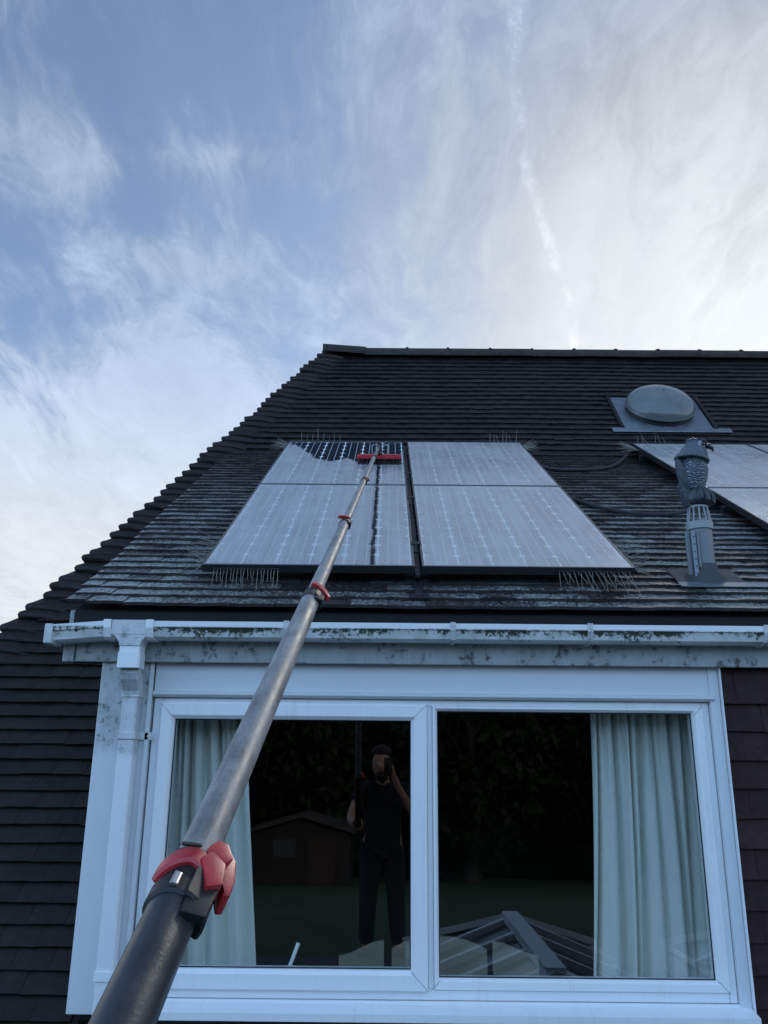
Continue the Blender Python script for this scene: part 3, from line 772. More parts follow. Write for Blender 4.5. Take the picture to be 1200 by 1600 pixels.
# ---- roof dome (skylight) on the main slope ------------------------------------------
def onM(x, y, h=0.): return Vector((x, y, zm(y))) + enM * h
dome_c = onM(2.555, 7.235, 0)
bm = BM()
Mm = Matrix((EX.to_4d()[:3] + (0,), (0,) * 4, (0,) * 4, (0, 0, 0, 1)))
Mm = Matrix(((1, 0, 0, dome_c.x), (0, esM.y, enM.y, dome_c.y), (0, esM.z, enM.z, dome_c.z), (0, 0, 0, 1)))
box(bm, (-.40, -.325, .028), (.41, .325, .040), .004, Mm)
sky_l = obj('dome_skylight', bm, M_LEAD, house)
bm = BM(); box(bm, (-.52, -.395, .036), (.56, -.322, .046), .004, Mm); obj('apron_flashing', bm, M_LEAD, sky_l)
bm = BM()
prof = [(.330, .041), (.322, .070), (.315, .092), (.332, .095), (.332, .104), (.300, .106)]
def lathe(bm, prof, M, seg=40, capend=False):
    rings = [[bm.verts.new(M @ Vector((r * math.cos(2 * math.pi * k / seg), r * math.sin(2 * math.pi * k / seg), h))) for k in range(seg)] for r, h in prof]
    for a, b in zip(rings, rings[1:]):
        for k in range(seg): bm.faces.new((a[k], a[(k + 1) % seg], b[(k + 1) % seg], b[k]))
    if capend: bm.faces.new(rings[-1]); bm.faces.new(rings[0][::-1])
Md = Mm @ Matrix.Translation((0.0, .02, 0))
lathe(bm, [(r * .93, h) for r, h in prof], Md); obj('dome_kerb', bm, M_BLACK, sky_l, smooth=True)
bm = BM(); dp_ = [(.318 * math.cos(a), .103 + .160 * math.sin(a)) for a in np.linspace(0, R(88), 14)]
lathe(bm, [(.321, .097)] + dp_, Md, 48); bm.faces.new(bm.verts[-48:]) if False else None
bmesh.ops.contextual_create if False else None
obj('dome', bm, M_DOME, sky_l, smooth='all')
# raised tiles around the flashing
bm = BM(); box(bm, (-.435, -.33, .02), (-.402, .36, .052), .004, Mm); box(bm, (.412, -.33, .02), (.450, .36, .058), .004, Mm); box(bm, (-.435, .33, .02), (.45, .375, .060), .004, Mm)
obj('flashing_edge', bm, M_TILE_MAIN, sky_l)

# ---- vent pipe -----------------------------------------------------------------------
vx, vy = 1.530, 3.905; vz = zd(vy)
bm = BM(); rings = []
for h, rr in ((0, .105), (.03, .092), (.065, .068), (.100, .060)):
    ring = []
    for k in range(24):
        a = 2 * math.pi * k / 24; x_, y_ = rr * math.cos(a), rr * math.sin(a)
        zz = vz + max(h, .0) + (TD * y_ + .028 if h < .05 else 0) * (1 - h / .08 if h < .08 else 0)
        ring.append(bm.verts.new((vx + x_, vy + y_, zz)))
    rings.append(ring)
for a, b in zip(rings, rings[1:]):
    for k in range(24): bm.faces.new((a[k], a[(k + 1) % 24], b[(k + 1) % 24], b[k]))
vent = obj('vent_pipe', bm, M_LEADDARK, house, smooth=True)
bm = BM(); box(bm, (-.15, -.12, .030), (.17, .15, .036), .002, Matrix.Translation((vx, vy, vz)) @ Matrix(((1, 0, 0, 0), (0, esD.y, enD.y, 0), (0, esD.z, enD.z, 0), (0, 0, 0, 1))))
obj('flashing_skirt', bm, M_LEADDARK, vent)
Mv = Matrix.Translation((vx, vy, 0))
bm = BM(); lathe(bm, [(.055, vz + .05), (.055, 1.090), (.050, 1.092)], Mv, 28); obj('pipe_shaft', bm, M_PIPEGREY, vent, smooth=True)
bm = BM(); lathe(bm, [(.058, 1.086), (.063, 1.088), (.063, 1.124), (.058, 1.127), (.045, 1.127)], Mv, 28, True); obj('pipe_collar', bm, M_CAGE, vent, smooth=True)
for k in range(12):
    a = 2 * math.pi * (k + .5) / 12; c, s = math.cos(a), math.sin(a)
    bm = BM(); tube(bm, [(vx + .056 * c, vy + .056 * s, 1.125), (vx + .050 * c, vy + .050 * s, 1.165), (vx + .045 * c, vy + .045 * s, 1.200)], .0042, 6); obj('cage_bar', bm, M_CAGE, vent, smooth=True)
bm = BM(); lathe(bm, [(.050, 1.198), (.050, 1.207), (.01, 1.210)], Mv, 20, True); obj('cage_cap', bm, M_CAGE, vent)
bm = BM(); box(bm, (vx - .084, vy - .035, .855), (vx - .062, vy - .015, 1.075), .003); obj('fixing_strip', bm, M_PIPEGREY, vent)
bm = BM(); box(bm, (vx - .066, vy - .060, .830), (vx - .046, vy - .042, 1.075), .003); obj('fixing_strip', bm, M_LEAD, vent)
for k in range(6):
    bm = BM(); tube(bm, [(vx - .056, vy - .0615, .86 + k * .036), (vx - .056, vy - .0585, .86 + k * .036)], .004, 8); obj('bolt', bm, M_BLACK, vent)
bm = BM(); box(bm, (vx - .042, vy - .058, .89), (vx - .028, vy - .044, 1.07), .004); obj('fixing_strip', bm, M_PIPEGREY, vent)
part('lead_patch', M_LEAD, (vx - .16, 3.775, zd(3.805) + .044), (vx + .42, 3.835, zd(3.805) + .048), vent, .001, None)
for v in vent.children:
    if v.name.startswith('lead_patch'): v.rotation_euler.x = R(31)

# ------------------------------------------------------------------ solar panels
PT, PC = TD, -1.39
def onP(x, s, h=0.): return Vector((x, s * esD.y, PC + s * esD.z)) + enD * h      # s = distance along the slope from y=0
S0 = 3.735 / esD.y; PL = 1.722; PW = .985
cell_me = None
def make_cell():
    a, c = .0755, .0165
    pts = [(-a + c, -a), (a - c, -a), (a, -a + c), (a, a - c), (a - c, a), (-a + c, a), (-a, a - c), (-a, -a + c)]
    bm = BM(); prism(bm, pts, lambda x, y: (x, y, 0), lambda x, y: (x, y, .0012)); bmesh.ops.recalc_face_normals(bm, faces=bm.faces)
    me = bpy.data.meshes.new('cell'); bm.to_mesh(me); bm.free(); me.materials.append(M_CELL); return me
cell_me = make_cell()
Mp = Matrix(((1, 0, 0, 0), (0, esD.y, enD.y, 0), (0, esD.z, enD.z, 0), (0, 0, 0, 1)))
rotP = Mp.to_3x3().to_euler()
def pbox(bm, o, a, b, bev=0.): box(bm, a, b, bev, Matrix.Translation(o) @ Mp)
def solar_panel(x, s, label, wet=False):
    o = onP(x, s)                                        # lower left corner of the top face
    t = empty('solar_panel', o, label, 'solar panel', 'solar panels on the dormer roof')
    bm = BM(); f = .011
    pbox(bm, o, (0, 0, -.040), (PW, f, 0), .0012); pbox(bm, o, (0, PL - f, -.040), (PW, PL, 0), .0012)
    pbox(bm, o, (0, f, -.040), (f, PL - f, 0), .0012); pbox(bm, o, (PW - f, f, -.040), (PW, PL - f, 0), .0012)
    fr = obj('frame', bm, M_ALU, t); fr.data.materials.append(M_ALUDARK)
    for p in fr.data.polygons:                           # one black anodised frame; the lip's sky-lit brightness is put into its colour
        if p.normal.dot(enD) < .5: p.material_index = 1
    bm = BM(); pbox(bm, o, (f, f, -.014), (PW - f, PL - f, -.010)); obj('backsheet', bm, M_BACKSHEET, t)
    pitch_x = (PW - .030) / 6; pitch_y = (PL - .045) / 10
    for i in range(6):
        for j in range(10):
            c = o + EX * (.015 + pitch_x * (i + .5)) + esD * (.0225 + pitch_y * (j + .5)) + enD * -.0096
            q = link(cell_me, 'cell', t, c, rotP); q.scale = (1.0, (pitch_y - .0065) / .151, 1)
    bm = BM()
    for i in range(6):
        for d in (-.027, .027):
            xx = .015 + pitch_x * (i + .5) + d; pbox(bm, o, (xx - .0019, .03, -.0083), (xx + .0019, PL - .03, -.0078))
    obj('bus_bars', bm, M_BUS, t)
    bm = BM(); pbox(bm, o, (f + .0005, f + .0005, -.005), (PW - f - .0005, PL - f - .0005, -.002)); gl_ = obj('glass', bm, M_PANE_WET if wet else M_PANE, t); gl_.data.materials.append(M_CLEAR)
    for p in gl_.data.polygons:
        if p.normal.dot(enD) < .5: p.material_index = 1
    return t
XA, XB, XC, XD = -.858, .162, 2.115, 3.112
gapS = .014
solar_panel(XA, S0 + PL + gapS, 'upper left solar panel, half washed, with the brush resting on it', True)
solar_panel(XA, S0, 'lower left solar panel with a dark wet streak beneath the pole', True)
solar_panel(XB, S0 + PL + gapS, 'dusty upper solar panel right of the brush and the black gap')
solar_panel(XB, S0, 'dusty lower solar panel with bird spikes at its lower right corner')
solar_panel(XC, S0 + PL + gapS, 'upper solar panel behind the owl, below the dome skylight')
solar_panel(XC, S0, 'lower solar panel at the right edge of the photo, behind the vent pipe')
solar_panel(XD, S0 + PL + gapS, 'solar panel corner showing at the far right below the skylight')
# rails and clamps that carry them belong to the roof
for xa, xb in ((XA - .03, XB + PW + .03), (XC - .03, XD + PW)):
    for s in (S0 + .35, S0 + 1.35, S0 + PL + .37, S0 + PL + 1.38):
        bm = BM(); pbox(bm, onP(0, 0), (xa, s, -.085), (xb, s + .04, -.042)); obj('panel_rail', bm, M_ALUDARK, dormer_roof)
for s in (S0 + .36, S0 + 1.36, S0 + PL + .38, S0 + PL + 1.39):
    bm = BM(); xm = (XA + PW + XB) / 2; pbox(bm, onP(0, 0), (xm - .024, s - .02, .0012), (xm + .024, s + .02, .005), .001); obj('panel_clamp', bm, M_BLACK, dormer_roof)
bm = BM(); xm = (XA + PW + XB) / 2; pbox(bm, onP(0, 0), (xm - .012, S0 + .0, -.060), (xm + .012, S0 + 2 * PL, -.046)); pbox(bm, onP(0, 0), (xm - .02, S0 - .16, -.10), (xm + .02, S0 + .2, -.085), .002); pbox(bm, onP(0, 0), (xm - .045, S0 - .17, -.105), (xm + .045, S0 - .12, -.09), .002)
obj('roof_hook', bm, M_ALUDARK, dormer_roof)

# ---- bird spikes ---------------------------------------------------------------------
def spikes(label, base_pts, dirs, L, group='bird spike strips on the panel edges'):
    o = base_pts[0]; t = empty('bird_spike_strip', o, label, 'bird spikes', group)
    bm = BM()
    for a, b in zip(base_pts, base_pts[1:]):
        r, u, ax = frame3(Vector(b) - Vector(a)); tube(bm, [a, b], .004, 6)
    obj('base_strip', bm, M_BLACK, t)
    for p, d, l in dirs:
        bm = BM(); d = Vector(d).normalized(); q = Vector(p)
        bend = Vector((random.gauss(0, .001), random.gauss(0, .001), random.gauss(0, .001)))
        tube(bm, [q, q + d * l * .5 + bend, q + d * l], [.0011, .0011, .0008], 5); obj('spike', bm, M_WIRE, t)
def edge_spikes(label, a, b, n, main, fan, L):
    a, b = Vector(a), Vector(b); main = Vector(main); fan = Vector(fan); ds = []
    for k in range(n):
        p = a.lerp(b, (k + .5) / n); f = (-1, .2, 1)[k % 3] + random.uniform(-.55, .55)
        ds.append((p, main + fan * f * .8, L * random.uniform(.65, 1.15)))
    spikes(label, [a, b], ds, L)
fx = -esD; rt_ = Vector((1, 0, 0)); upn = enD
edge_spikes('wire bird spikes hanging below the bottom left corner of the panels', onP(XA + .05, S0 - .005, -.02), onP(XA + .36, S0 - .005, -.02), 20, Vector((.03, -.30, -.75)), Vector((.12, -.35, .10)), .115)
edge_spikes('wire bird spikes fanning out left of the bottom left panel corner', onP(XA - .008, S0 + .02, -.02), onP(XA - .008, S0 + .46, -.02), 30, Vector((-1, -.05, .05)), Vector((0, -.5, .45)), .125)
edge_spikes('wire bird spikes hanging below the bottom right panel corner', onP(XB + PW - .36, S0 - .005, -.02), onP(XB + PW - .02, S0 - .005, -.02), 20, Vector((.14, -.30, -.75)), Vector((.12, -.35, .10)), .115)
edge_spikes('wire bird spikes fanning out right of the bottom right panel corner', onP(XB + PW + .008, S0 + .02, -.02), onP(XB + PW + .008, S0 + .46, -.02), 30, Vector((1, -.05, .05)), Vector((0, -.5, .45)), .125)
ST = S0 + 2 * PL + gapS
edge_spikes('wire bird spikes standing along the top edge of the washed panel', onP(XA + .08, ST + .01, -.02), onP(XA + .46, ST + .01, -.02), 8, Vector((0, .1, 1)), Vector((.03, .4, -.25)), .13)
edge_spikes('wire bird spikes bristling at the top left panel corner', onP(XA - .01, ST - .25, -.02), onP(XA - .01, ST, -.02), 22, Vector((-1, .1, .25)), Vector((0, .3, .5)), .125)
edge_spikes('wire bird spikes standing on the top edge of the dusty upper panel', onP(XB + PW - .28, ST + .01, -.02), onP(XB + PW - .02, ST + .01, -.02), 7, Vector((0, .1, 1)), Vector((-.08, .4, -.25)), .13)
edge_spikes('wire bird spikes bristling at the top right corner of the middle panels', onP(XB + PW + .01, ST - .25, -.02), onP(XB + PW + .01, ST, -.02), 22, Vector((1, .1, .25)), Vector((0, .3, .5)), .125)
edge_spikes('wire bird spikes bristling at the corner of the panels under the skylight', onP(XC - .01, ST - .25, -.02), onP(XC - .01, ST, -.02), 24, Vector((-1, .1, .2)), Vector((0, .3, .5)), .14)
edge_spikes('wire bird spikes standing on the panel edge just below the skylight', onP(XC + .03, ST + .01, -.02), onP(XC + .33, ST + .01, -.02), 6, Vector((-.15, .1, 1)), Vector((-.1, .4, -.25)), .12)
# ---- cables -------------------------------------------------------------------------
def smooth_path(pts, n=8):
    P = [Vector(p) for p in pts]; out = []
    for i in range(len(P) - 1):
        a, b, c, d = P[max(i - 1, 0)], P[i], P[i + 1], P[min(i + 2, len(P) - 1)]
        for k in range(n):
            t = k / n
            out.append(.5 * ((2 * b) + (-a + c) * t + (2 * a - 5 * b + 4 * c - d) * t * t + (-a + 3 * b - 3 * c + d) * t ** 3))
    out.append(P[-1]); return out
def cable(label, pts):
    bm = BM(); tube(bm, smooth_path([(x, y, zd(y) + h) for x, y, h in pts]), .016, 8); tag(obj('cable', bm, M_RUBBER, smooth=True), label, 'cable', 'black cables between the panel groups')
cable('black conduit sagging between the panel tops under the skylight', [(1.02, 6.35, .08), (1.15, 6.22, .07), (1.30, 6.13, .045), (1.59, 6.13, .045), (1.82, 6.27, .045), (2.06, 6.60, .08), (2.2, 6.7, .09)])
cable('black conduit looping behind the vent pipe', [(1.05, 5.28, .08), (1.20, 5.20, .07), (1.33, 5.08, .05), (1.50, 4.96, .045), (1.70, 4.92, .045), (1.90, 5.00, .045), (2.10, 5.10, .07), (2.25, 5.15, .08)])

# ------------------------------------------------------------------ decoy owl on the vent pipe
def owl():
    z0 = 1.211; t = empty('decoy_owl', (vx, vy, z0), 'plastic decoy owl with flared head, perched on the grey vent pipe', 'decoy owl')
    def feather(name, a, b, sc, stretch=(1, 1, 2.2)):
        def fn(N):
            tc = N.n('ShaderNodeTexCoord').outputs['Object']
            v = N.vm('MULTIPLY', tc, stretch)
            wv = N.noise(v, sc, 3, .6, 1.2)
            return pbsdf(N, N.mix(N.ss(wv, .44, .56), a, b), .45, 0, N.bump(wv, .004, .8))
        return mat(name, fn)
    def bars(name, a, b):
        def fn(N):
            tc = N.n('ShaderNodeTexCoord').outputs['Object']
            wv = N.n('ShaderNodeTexWave', wave_type='BANDS', bands_direction='Z'); N.put(wv.inputs['Vector'], N.vm('MULTIPLY', tc, (1, 1, 1)))
            wv.inputs['Scale'].default_value = 25; wv.inputs['Distortion'].default_value = 9.0; wv.inputs['Detail'].default_value = 3; wv.inputs['Detail Scale'].default_value = 2.4
            h = wv.outputs['Fac']; n = N.noise(tc, 120, 3)
            return pbsdf(N, N.mix(N.ss(N.m('ADD', h, N.m('MULTIPLY', N.m('SUBTRACT', n, .5), .5)), .42, .66), a, b), .42, 0, N.bump(h, .006, .9))
        return mat(name, fn)
    mB = bars('owl_breast', (.016, .024, .038), (.22, .27, .31)); mH = feather('owl_head', (.022, .032, .048), (.13, .165, .20), 190, (1, 1, 1))
    mW = feather('owl_wing', (.018, .022, .030), (.06, .075, .09), 60); mD = simple('owl_feet', (.020, .024, .034), .35)
    # foot block: lobed lump
    bm = BM(); rings = []
    for z, r in ((0, .050), (.004, .060), (.03, .067), (.065, .066), (.09, .058), (.105, .045)):
        ring = []
        for k in range(36):
            a = 2 * math.pi * k / 36; lobe = 1 + .07 * abs(math.sin(a * 2.5)) * (1 if z < .08 else .3)
            ring.append(bm.verts.new((vx + .008 + r * lobe * math.cos(a), vy + r * lobe * .92 * math.sin(a), z0 + z)))
        rings.append(ring)
    for a, b in zip(rings, rings[1:]):
        for k in range(36): bm.faces.new((a[k], a[(k + 1) % 36], b[(k + 1) % 36], b[k]))
    bm.faces.new(rings[0][::-1]); bm.faces.new(rings[-1])
    obj('foot_block', bm, mD, t, smooth='all')
    for a in (-1.9, -1.35, -.75, -.2):
        bm = BM(); c, s = math.cos(a), math.sin(a)
        tube(bm, smooth_path([(vx + .008 + .045 * c, vy + .042 * s, z0 + .085), (vx + .008 + .066 * c, vy + .062 * s, z0 + .065), (vx + .008 + .073 * c, vy + .068 * s, z0 + .035), (vx + .008 + .066 * c, vy + .062 * s, z0 + .008)], 4), [.010] * 4 + [.0095] * 4 + [.008] * 4 + [.005], 8); obj('talon', bm, mD, t, smooth='all')
    # body
    bm = BM(); rings = []
    for z, r, dx in ((.070, .034, -.004), (.090, .046, -.006), (.13, .060, -.007), (.17, .068, -.004), (.205, .070, .0), (.235, .065, .002), (.265, .050, .003), (.285, .04, .003)):
        rings.append([bm.verts.new((vx + dx + r * math.cos(2 * math.pi * k / 28), vy + r * .95 * math.sin(2 * math.pi * k / 28), z0 + z)) for k in range(28)])
    for a, b in zip(rings, rings[1:]):
        for k in range(28): bm.faces.new((a[k], a[(k + 1) % 28], b[(k + 1) % 28], b[k]))
    bm.faces.new(rings[0][::-1]); bm.faces.new(rings[-1])
    obj('body', bm, mB, t, smooth='all')
    # wing folded on the left side, tail below
    for sy in (-1, 1):
        bm = BM(); Mw = Matrix.Rotation(R(-10), 4, 'Y') @ Matrix.Rotation(R(14 * sy), 4, 'Z')
        ellipsoid(bm, (vx - (.058 if sy < 0 else .02), vy + (-.004 if sy < 0 else .045), z0 + .168), (.028, .044, .112), 16, 12, Mw); obj('wing', bm, mW, t, smooth='all')
    bm = BM(); box(bm, (-.022, -.03, -.07), (.018, .03, .07), .008, Matrix.Translation((vx - .052, vy, z0 + .065)) @ Matrix.Rotation(R(-12), 4, 'Y'), 2); obj('tail', bm, mW, t, smooth=True)
    # head with a flaring collar of feathers, turned to the right
    bm = BM(); rings = []
    for z, r, dx in ((.264, .066, -.006), (.262, .082, -.005), (.268, .084, -.004), (.285, .078, -.001), (.305, .071, .003), (.33, .061, .009), (.352, .051, .015), (.370, .040, .019), (.384, .025, .019), (.391, .008, .018)):
        ring = []
        for k in range(32):
            a = 2 * math.pi * k / 32; rr = r * (1 + (.035 * math.cos(k * math.pi) if z < .28 else 0))
            ring.append(bm.verts.new((vx + dx + rr * math.cos(a), vy + rr * .9 * math.sin(a), z0 + z - (.012 * (dx + r * math.cos(a)) / .07 if z < .3 else 0))))
        rings.append(ring)
    for a, b in zip(rings, rings[1:]):
        for k in range(32): bm.faces.new((a[k], a[(k + 1) % 32], b[(k + 1) % 32], b[k]))
    bm.faces.new(rings[0][::-1]); bm.faces.new(rings[-1])
    hd_ = obj('head', bm, mH, t, smooth='all')
    bm = BM(); tube(bm, [(vx + .052, vy - .020, z0 + .345), (vx + .078, vy - .026, z0 + .340), (vx + .095, vy - .028, z0 + .324), (vx + .096, vy - .028, z0 + .304)], [.018, .015, .009, .001], 10); obj('beak', bm, mD, hd_, smooth='all')
    bm = BM(); ellipsoid(bm, (vx + .034, vy - .042, z0 + .338), (.027, .012, .024), 16, 10, Matrix.Rotation(R(35), 4, 'Z')); obj('facial_disc', bm, simple('owl_face', (.24, .27, .29), .5, 0, .4, 90), hd_, smooth='all')
    bm = BM(); ellipsoid(bm, (vx + .038, vy - .053, z0 + .342), (.012, .008, .012), 12, 8); obj('eye', bm, mD, hd_, smooth='all')
    bm = BM(); tube(bm, [(vx + .066, vy - .034, z0 + .356), (vx + .042, vy - .054, z0 + .365), (vx + .010, vy - .050, z0 + .374)], [.004, .008, .003], 8); obj('brow', bm, mW, hd_, smooth='all')
    bm = BM(); ellipsoid(bm, (vx + .012, vy + .006, z0 + .376), (.038, .040, .020), 16, 8); obj('crown_feathers', bm, mW, hd_, smooth='all')
owl()
for o in [q for q in S.objects if q.name.startswith('decoy_owl')]: o.scale = (1.0, 1.0, .91)

# ------------------------------------------------------------------ curtains
def curtain(label, x0t, x1t, x0b, x1b, y, zt, zb_, nf, seed, pinch):
    rn = random.Random(seed); bm = BM(); nu, nv = 260, 26
    cs = [(k + rn.uniform(.2, .8)) / nf for k in range(nf)]; am = [rn.uniform(.45, 1.15) for _ in cs]; wd = [rn.uniform(.010, .024) for _ in cs]; sl = [rn.uniform(-.03, .07) for _ in cs]
    g = []
    for j in range(nv + 1):
        v = j / nv; row = []
        for i_ in range(nu + 1):
            u = i_ / nu
            x = (x0t + (x0b - x0t) * v ** 1.6) * (1 - u) + (x1t + (x1b - x1t) * v) * u
            d = 0
            for c, a, w, s in zip(cs, am, wd, sl):
                q = (u - c - s * v * .8) / (w * (1 + .8 * v)); d -= a * (math.exp(-q * q) - .35 * math.exp(-((q + 2.4) / 1.6) ** 2)); d += .04 * a * math.sin((u * 40 + c * 30) * (1 - .1 * v)) 
            d += pinch * .25 * math.sin(u * 95 + 1.3 * math.sin(u * 17)) * max(0, 1 - v * 3.2)
            row.append(bm.verts.new((x, y - .050 * d, zt + (zb_ - zt) * v)))
        g.append(row)
    for a, b in zip(g, g[1:]):
        for k in range(nu): bm.faces.new((a[k], a[k + 1], b[k + 1], b[k]))
    o = obj('curtain', bm, M_CURTAIN, smooth='all'); so = o.modifiers.new('thickness', 'SOLIDIFY'); so.thickness = .003
    return tag(o, label, 'curtain', 'pale curtains drawn to the sides of the window')
curtain('pale grey green curtain gathered at the left side of the window', -1.06, -.645, -1.06, -.510, 3.885, .25, -1.15, 6, 4, .8)
curtain('pale grey green curtain hanging at the right side of the window', .935, 1.46, .850, 1.46, 3.885, .25, -1.15, 8, 12, 1.)
bm = BM(); tube(bm, [(-1.1, 3.90, .262), (1.5, 3.90, .262)], .012, 10); obj('curtain_rail', bm, M_CAGE, house)

# ------------------------------------------------------------------ dressing table mirror seen from behind, and the white wand
def dresser():
    t = empty('dressing_table', (.25, 4.05, -1.7), 'dressing table with a wavy topped beige folding mirror seen from its back', 'dressing table')
    bm = BM(); box(bm, (-.35, 3.93, -1.0), (.85, 4.35, -.965), .004); obj('tabletop', bm, M_WOOD, t)
    for x_ in (-.30, .80):
        for y_ in (3.98, 4.30): bm = BM(); box(bm, (x_ - .025, y_ - .025, -2.2), (x_ + .025, y_ + .025, -1.0), .003); obj('leg', bm, M_WOOD, t)
    def panel(pts, y0, dy):
        bm = BM(); prism(bm, pts, lambda x_, z: (x_, y0 + dy * (x_ - pts[0][0]), z), lambda x_, z: (x_, y0 + dy * (x_ - pts[0][0]) + .018, z)); obj('mirror_back', bm, M_BEIGE, t)
    def s(v): return v * v * (3 - 2 * v)
    b = -.964
    panel([(-.193, b)] + [(-.193 + .193 * k / 14, -.806 + .052 * s(k / 14)) for k in range(15)] + [(0, b)], 3.93, .25)
    pts = [(.034, b)] + [(.034 + .412 * k / 22, -.786 + .052 * math.sin(math.pi * min(1, max(0, (k / 22 - .0))) ) ** .8 + .0 * k) for k in range(23)] + [(.446, b)]
    panel(pts, 3.975, 0)
    panel([(.470, b)] + [(.470 + .19 * k / 14, -.752 - .045 * s(k / 14)) for k in range(15)] + [(.66, b)], 3.975, -.25)
dresser()
bm = BM(); tube(bm, [(-.402, 3.80, -.904), (-.398, 3.80, -.86), (-.392, 3.80, -.835), (-.384, 3.803, -.81)], [.022, .020, .012, .008], 12); tube(bm, [(-.386, 3.803, -.815), (-.356, 3.815, -.735)], [.0075, .009], 10)
tag(obj('white_wand', bm, M_UPVC, smooth=True), 'small white plastic wand standing at the bottom of the left pane', 'wand')

# ------------------------------------------------------------------ telescopic pole with the brush
PA = Vector((-.2029, .9035, -.1269)); PD = Vector((.02318, .90088, .43344)).normalized(); POLE_L = 5.66
def pole():
    t = empty('telescopic_pole', PA + PD * -1.0, 'long telescopic cleaning pole with red clamps reaching up to the roof', 'cleaning pole')
    view = PA.normalized(); r_ = view.cross(PD).normalized(); r_ = r_ if r_.x > 0 else -r_
    n_ = PD.cross(r_); n_ = n_ if n_.dot(view) < 0 else -n_                    # towards the viewer
    def at(s, r=0., n=0.): return PA + PD * s + r_ * r + n_ * n
    joints = [-1.15, -.012, 1.11, 2.14, 3.43, 4.74, POLE_L]; rad = [.0250, .0212, .0178, .0150, .0125, .0105]
    for k in range(6):
        bm = BM(); a, b = joints[k], joints[k + 1] + (.0 if k < 5 else 0)
        a2 = a - (.08 if k else 0)
        tube(bm, [at(a2), at((a2 + b) / 2), at(b)], rad[k], 32); obj('pole_section', bm, M_POLE_BLACK if k == 0 else M_POLE_GREY, t, smooth=True)
    def arc(bm, s_fn, r0, r1, a0, a1, n=20, th=None):
        """curved band round the pole; s_fn(angle) -> (low, high) along the pole; angle 0 faces the viewer, positive to the right"""
        L = []
        for k in range(n + 1):
            a = a0 + (a1 - a0) * k / n; lo, hi = s_fn(a); c, s = math.cos(a), math.sin(a)
            ro, rm = r1, r1 - .003
            L.append([bm.verts.new(at(q[0], s * q[1], c * q[1])) for q in ((lo, r0), (lo, rm), (lo + .003, ro), (hi - .003, ro), (hi, rm), (hi, r0))])
        for a, b in zip(L, L[1:]):
            for k in range(6): bm.faces.new((a[k], a[(k + 1) % 6], b[(k + 1) % 6], b[k]))
        bm.faces.new(L[0]); bm.faces.new(L[-1][::-1])
    def slab(bm, pts, n0, n1):
        """flat bar: outline in (r, s) with thickness from n0 to n1 towards the viewer"""
        tb = bmesh.new(); prism(tb, pts, lambda r, s: at(s, r, n0), lambda r, s: at(s, r, n1))
        bmesh.ops.bevel(tb, geom=tb.edges[:], offset=.0022, segments=2, affect='EDGES', profile=.6); merge(bm, tb)
    for k, s in enumerate(joints[1:6]):
        ro = rad[k]; ri = rad[k + 1]; g = ro / .025
        bm = BM(); full = math.pi
        arc(bm, lambda a: (s - .030 * g, s - .004 * g), ro, ro + .0035 * g, -full, full, 36)        # lip of the lower tube
        arc(bm, lambda a: (s - .004 * g, s + .050 * g), ri, ro + .0012 * g, -full, full, 36)
        arc(bm, lambda a: (s - .034 * g, s + .012 * g), ro, ro + .009 * g, .15, 1.9, 14)
        slab(bm, [(.006 * g, s - .055 * g), (.030 * g, s - .050 * g), (.034 * g, s + .02 * g), (.004 * g, s + .02 * g)], ro * .75, ro * .75 + .010 * g)
        cl = obj('clamp', bm, M_BLACK, t, smooth=True)
        bm = BM()
        if k == 0:
            # near lever: an arched band across the front of the tube, and its foot on the right
            arc(bm, lambda a: (s - .004 + .020 * max(0, 1 - abs(a + .1) / 1.5), s + .020 + .022 * max(.1, 1 - abs(a + .1) / 1.5)), ri + .003, ri + .0115, -1.40, 1.10, 16)
            slab(bm, [(.020, s - .016), (.034, s - .004), (.030, s + .028), (.012, s + .040), (.004, s + .023)], .014, .034)
            obj('lever', bm, M_RED, cl, smooth=True)
            bm = BM()
            slab(bm, [(.004, s + .058), (.012, s + .078), (.026, s + .080), (.041, s + .058), (.046, s + .026), (.0460, s + .004), (.0385, s + .000), (.034, s + .024), (.026, s + .036), (.012, s + .046)], -.004, .020)
            slab(bm, [(.006, s + .050), (.014, s + .074), (.026, s + .074), (.036, s + .054), (.030, s + .040), (.012, s + .040)], .020, .026)
            obj('lever', bm, M_RED, cl, smooth=True)
            bm = BM()
            for a in (-.010, .008): slab(bm, [(a - .004, s - .026), (a + .004, s - .026), (a + .004, s - .006), (a - .004, s - .006)], ro + .001, ro + .006)
            obj('clamp_bolt', bm, M_STEEL, cl)
            bm = BM(); slab(bm, [(-.020, s + .030), (.0, s + .040), (.001, s + .035), (-.019, s + .025)], ri + .0135, ri + .0162); obj('lever_slot', bm, M_BLACK, cl)
        else:
            side = 1 if k != 2 else -1
            slab(bm, [(side * -.016 * g, s + .05 * g), (side * -.014 * g, s + .078 * g), (side * .012 * g, s + .075 * g), (side * .030 * g, s + .040 * g), (side * .046 * g, s - .010 * g), (side * .038 * g, s - .016 * g), (side * .022 * g, s + .028 * g), (side * .006 * g, s + .050 * g)], ro * .7, ro * .7 + .016 * g)
            obj('lever', bm, M_RED, cl, smooth=True)
    # brush: body, bristles, hinge and the two water hoses
    bc = onP(-.066, 6.82, .040); bx = Matrix.Translation(bc) @ Mp
    bm = BM(); box(bm, (-.167, -.036, .0), (.167, .036, .022), .006, bx, 2); box(bm, (-.150, -.018, .022), (.150, .018, .029), .003, bx)
    br = obj('brush_head', bm, M_RED, t, smooth=True)
    bm = BM(); rn = random.Random(2)
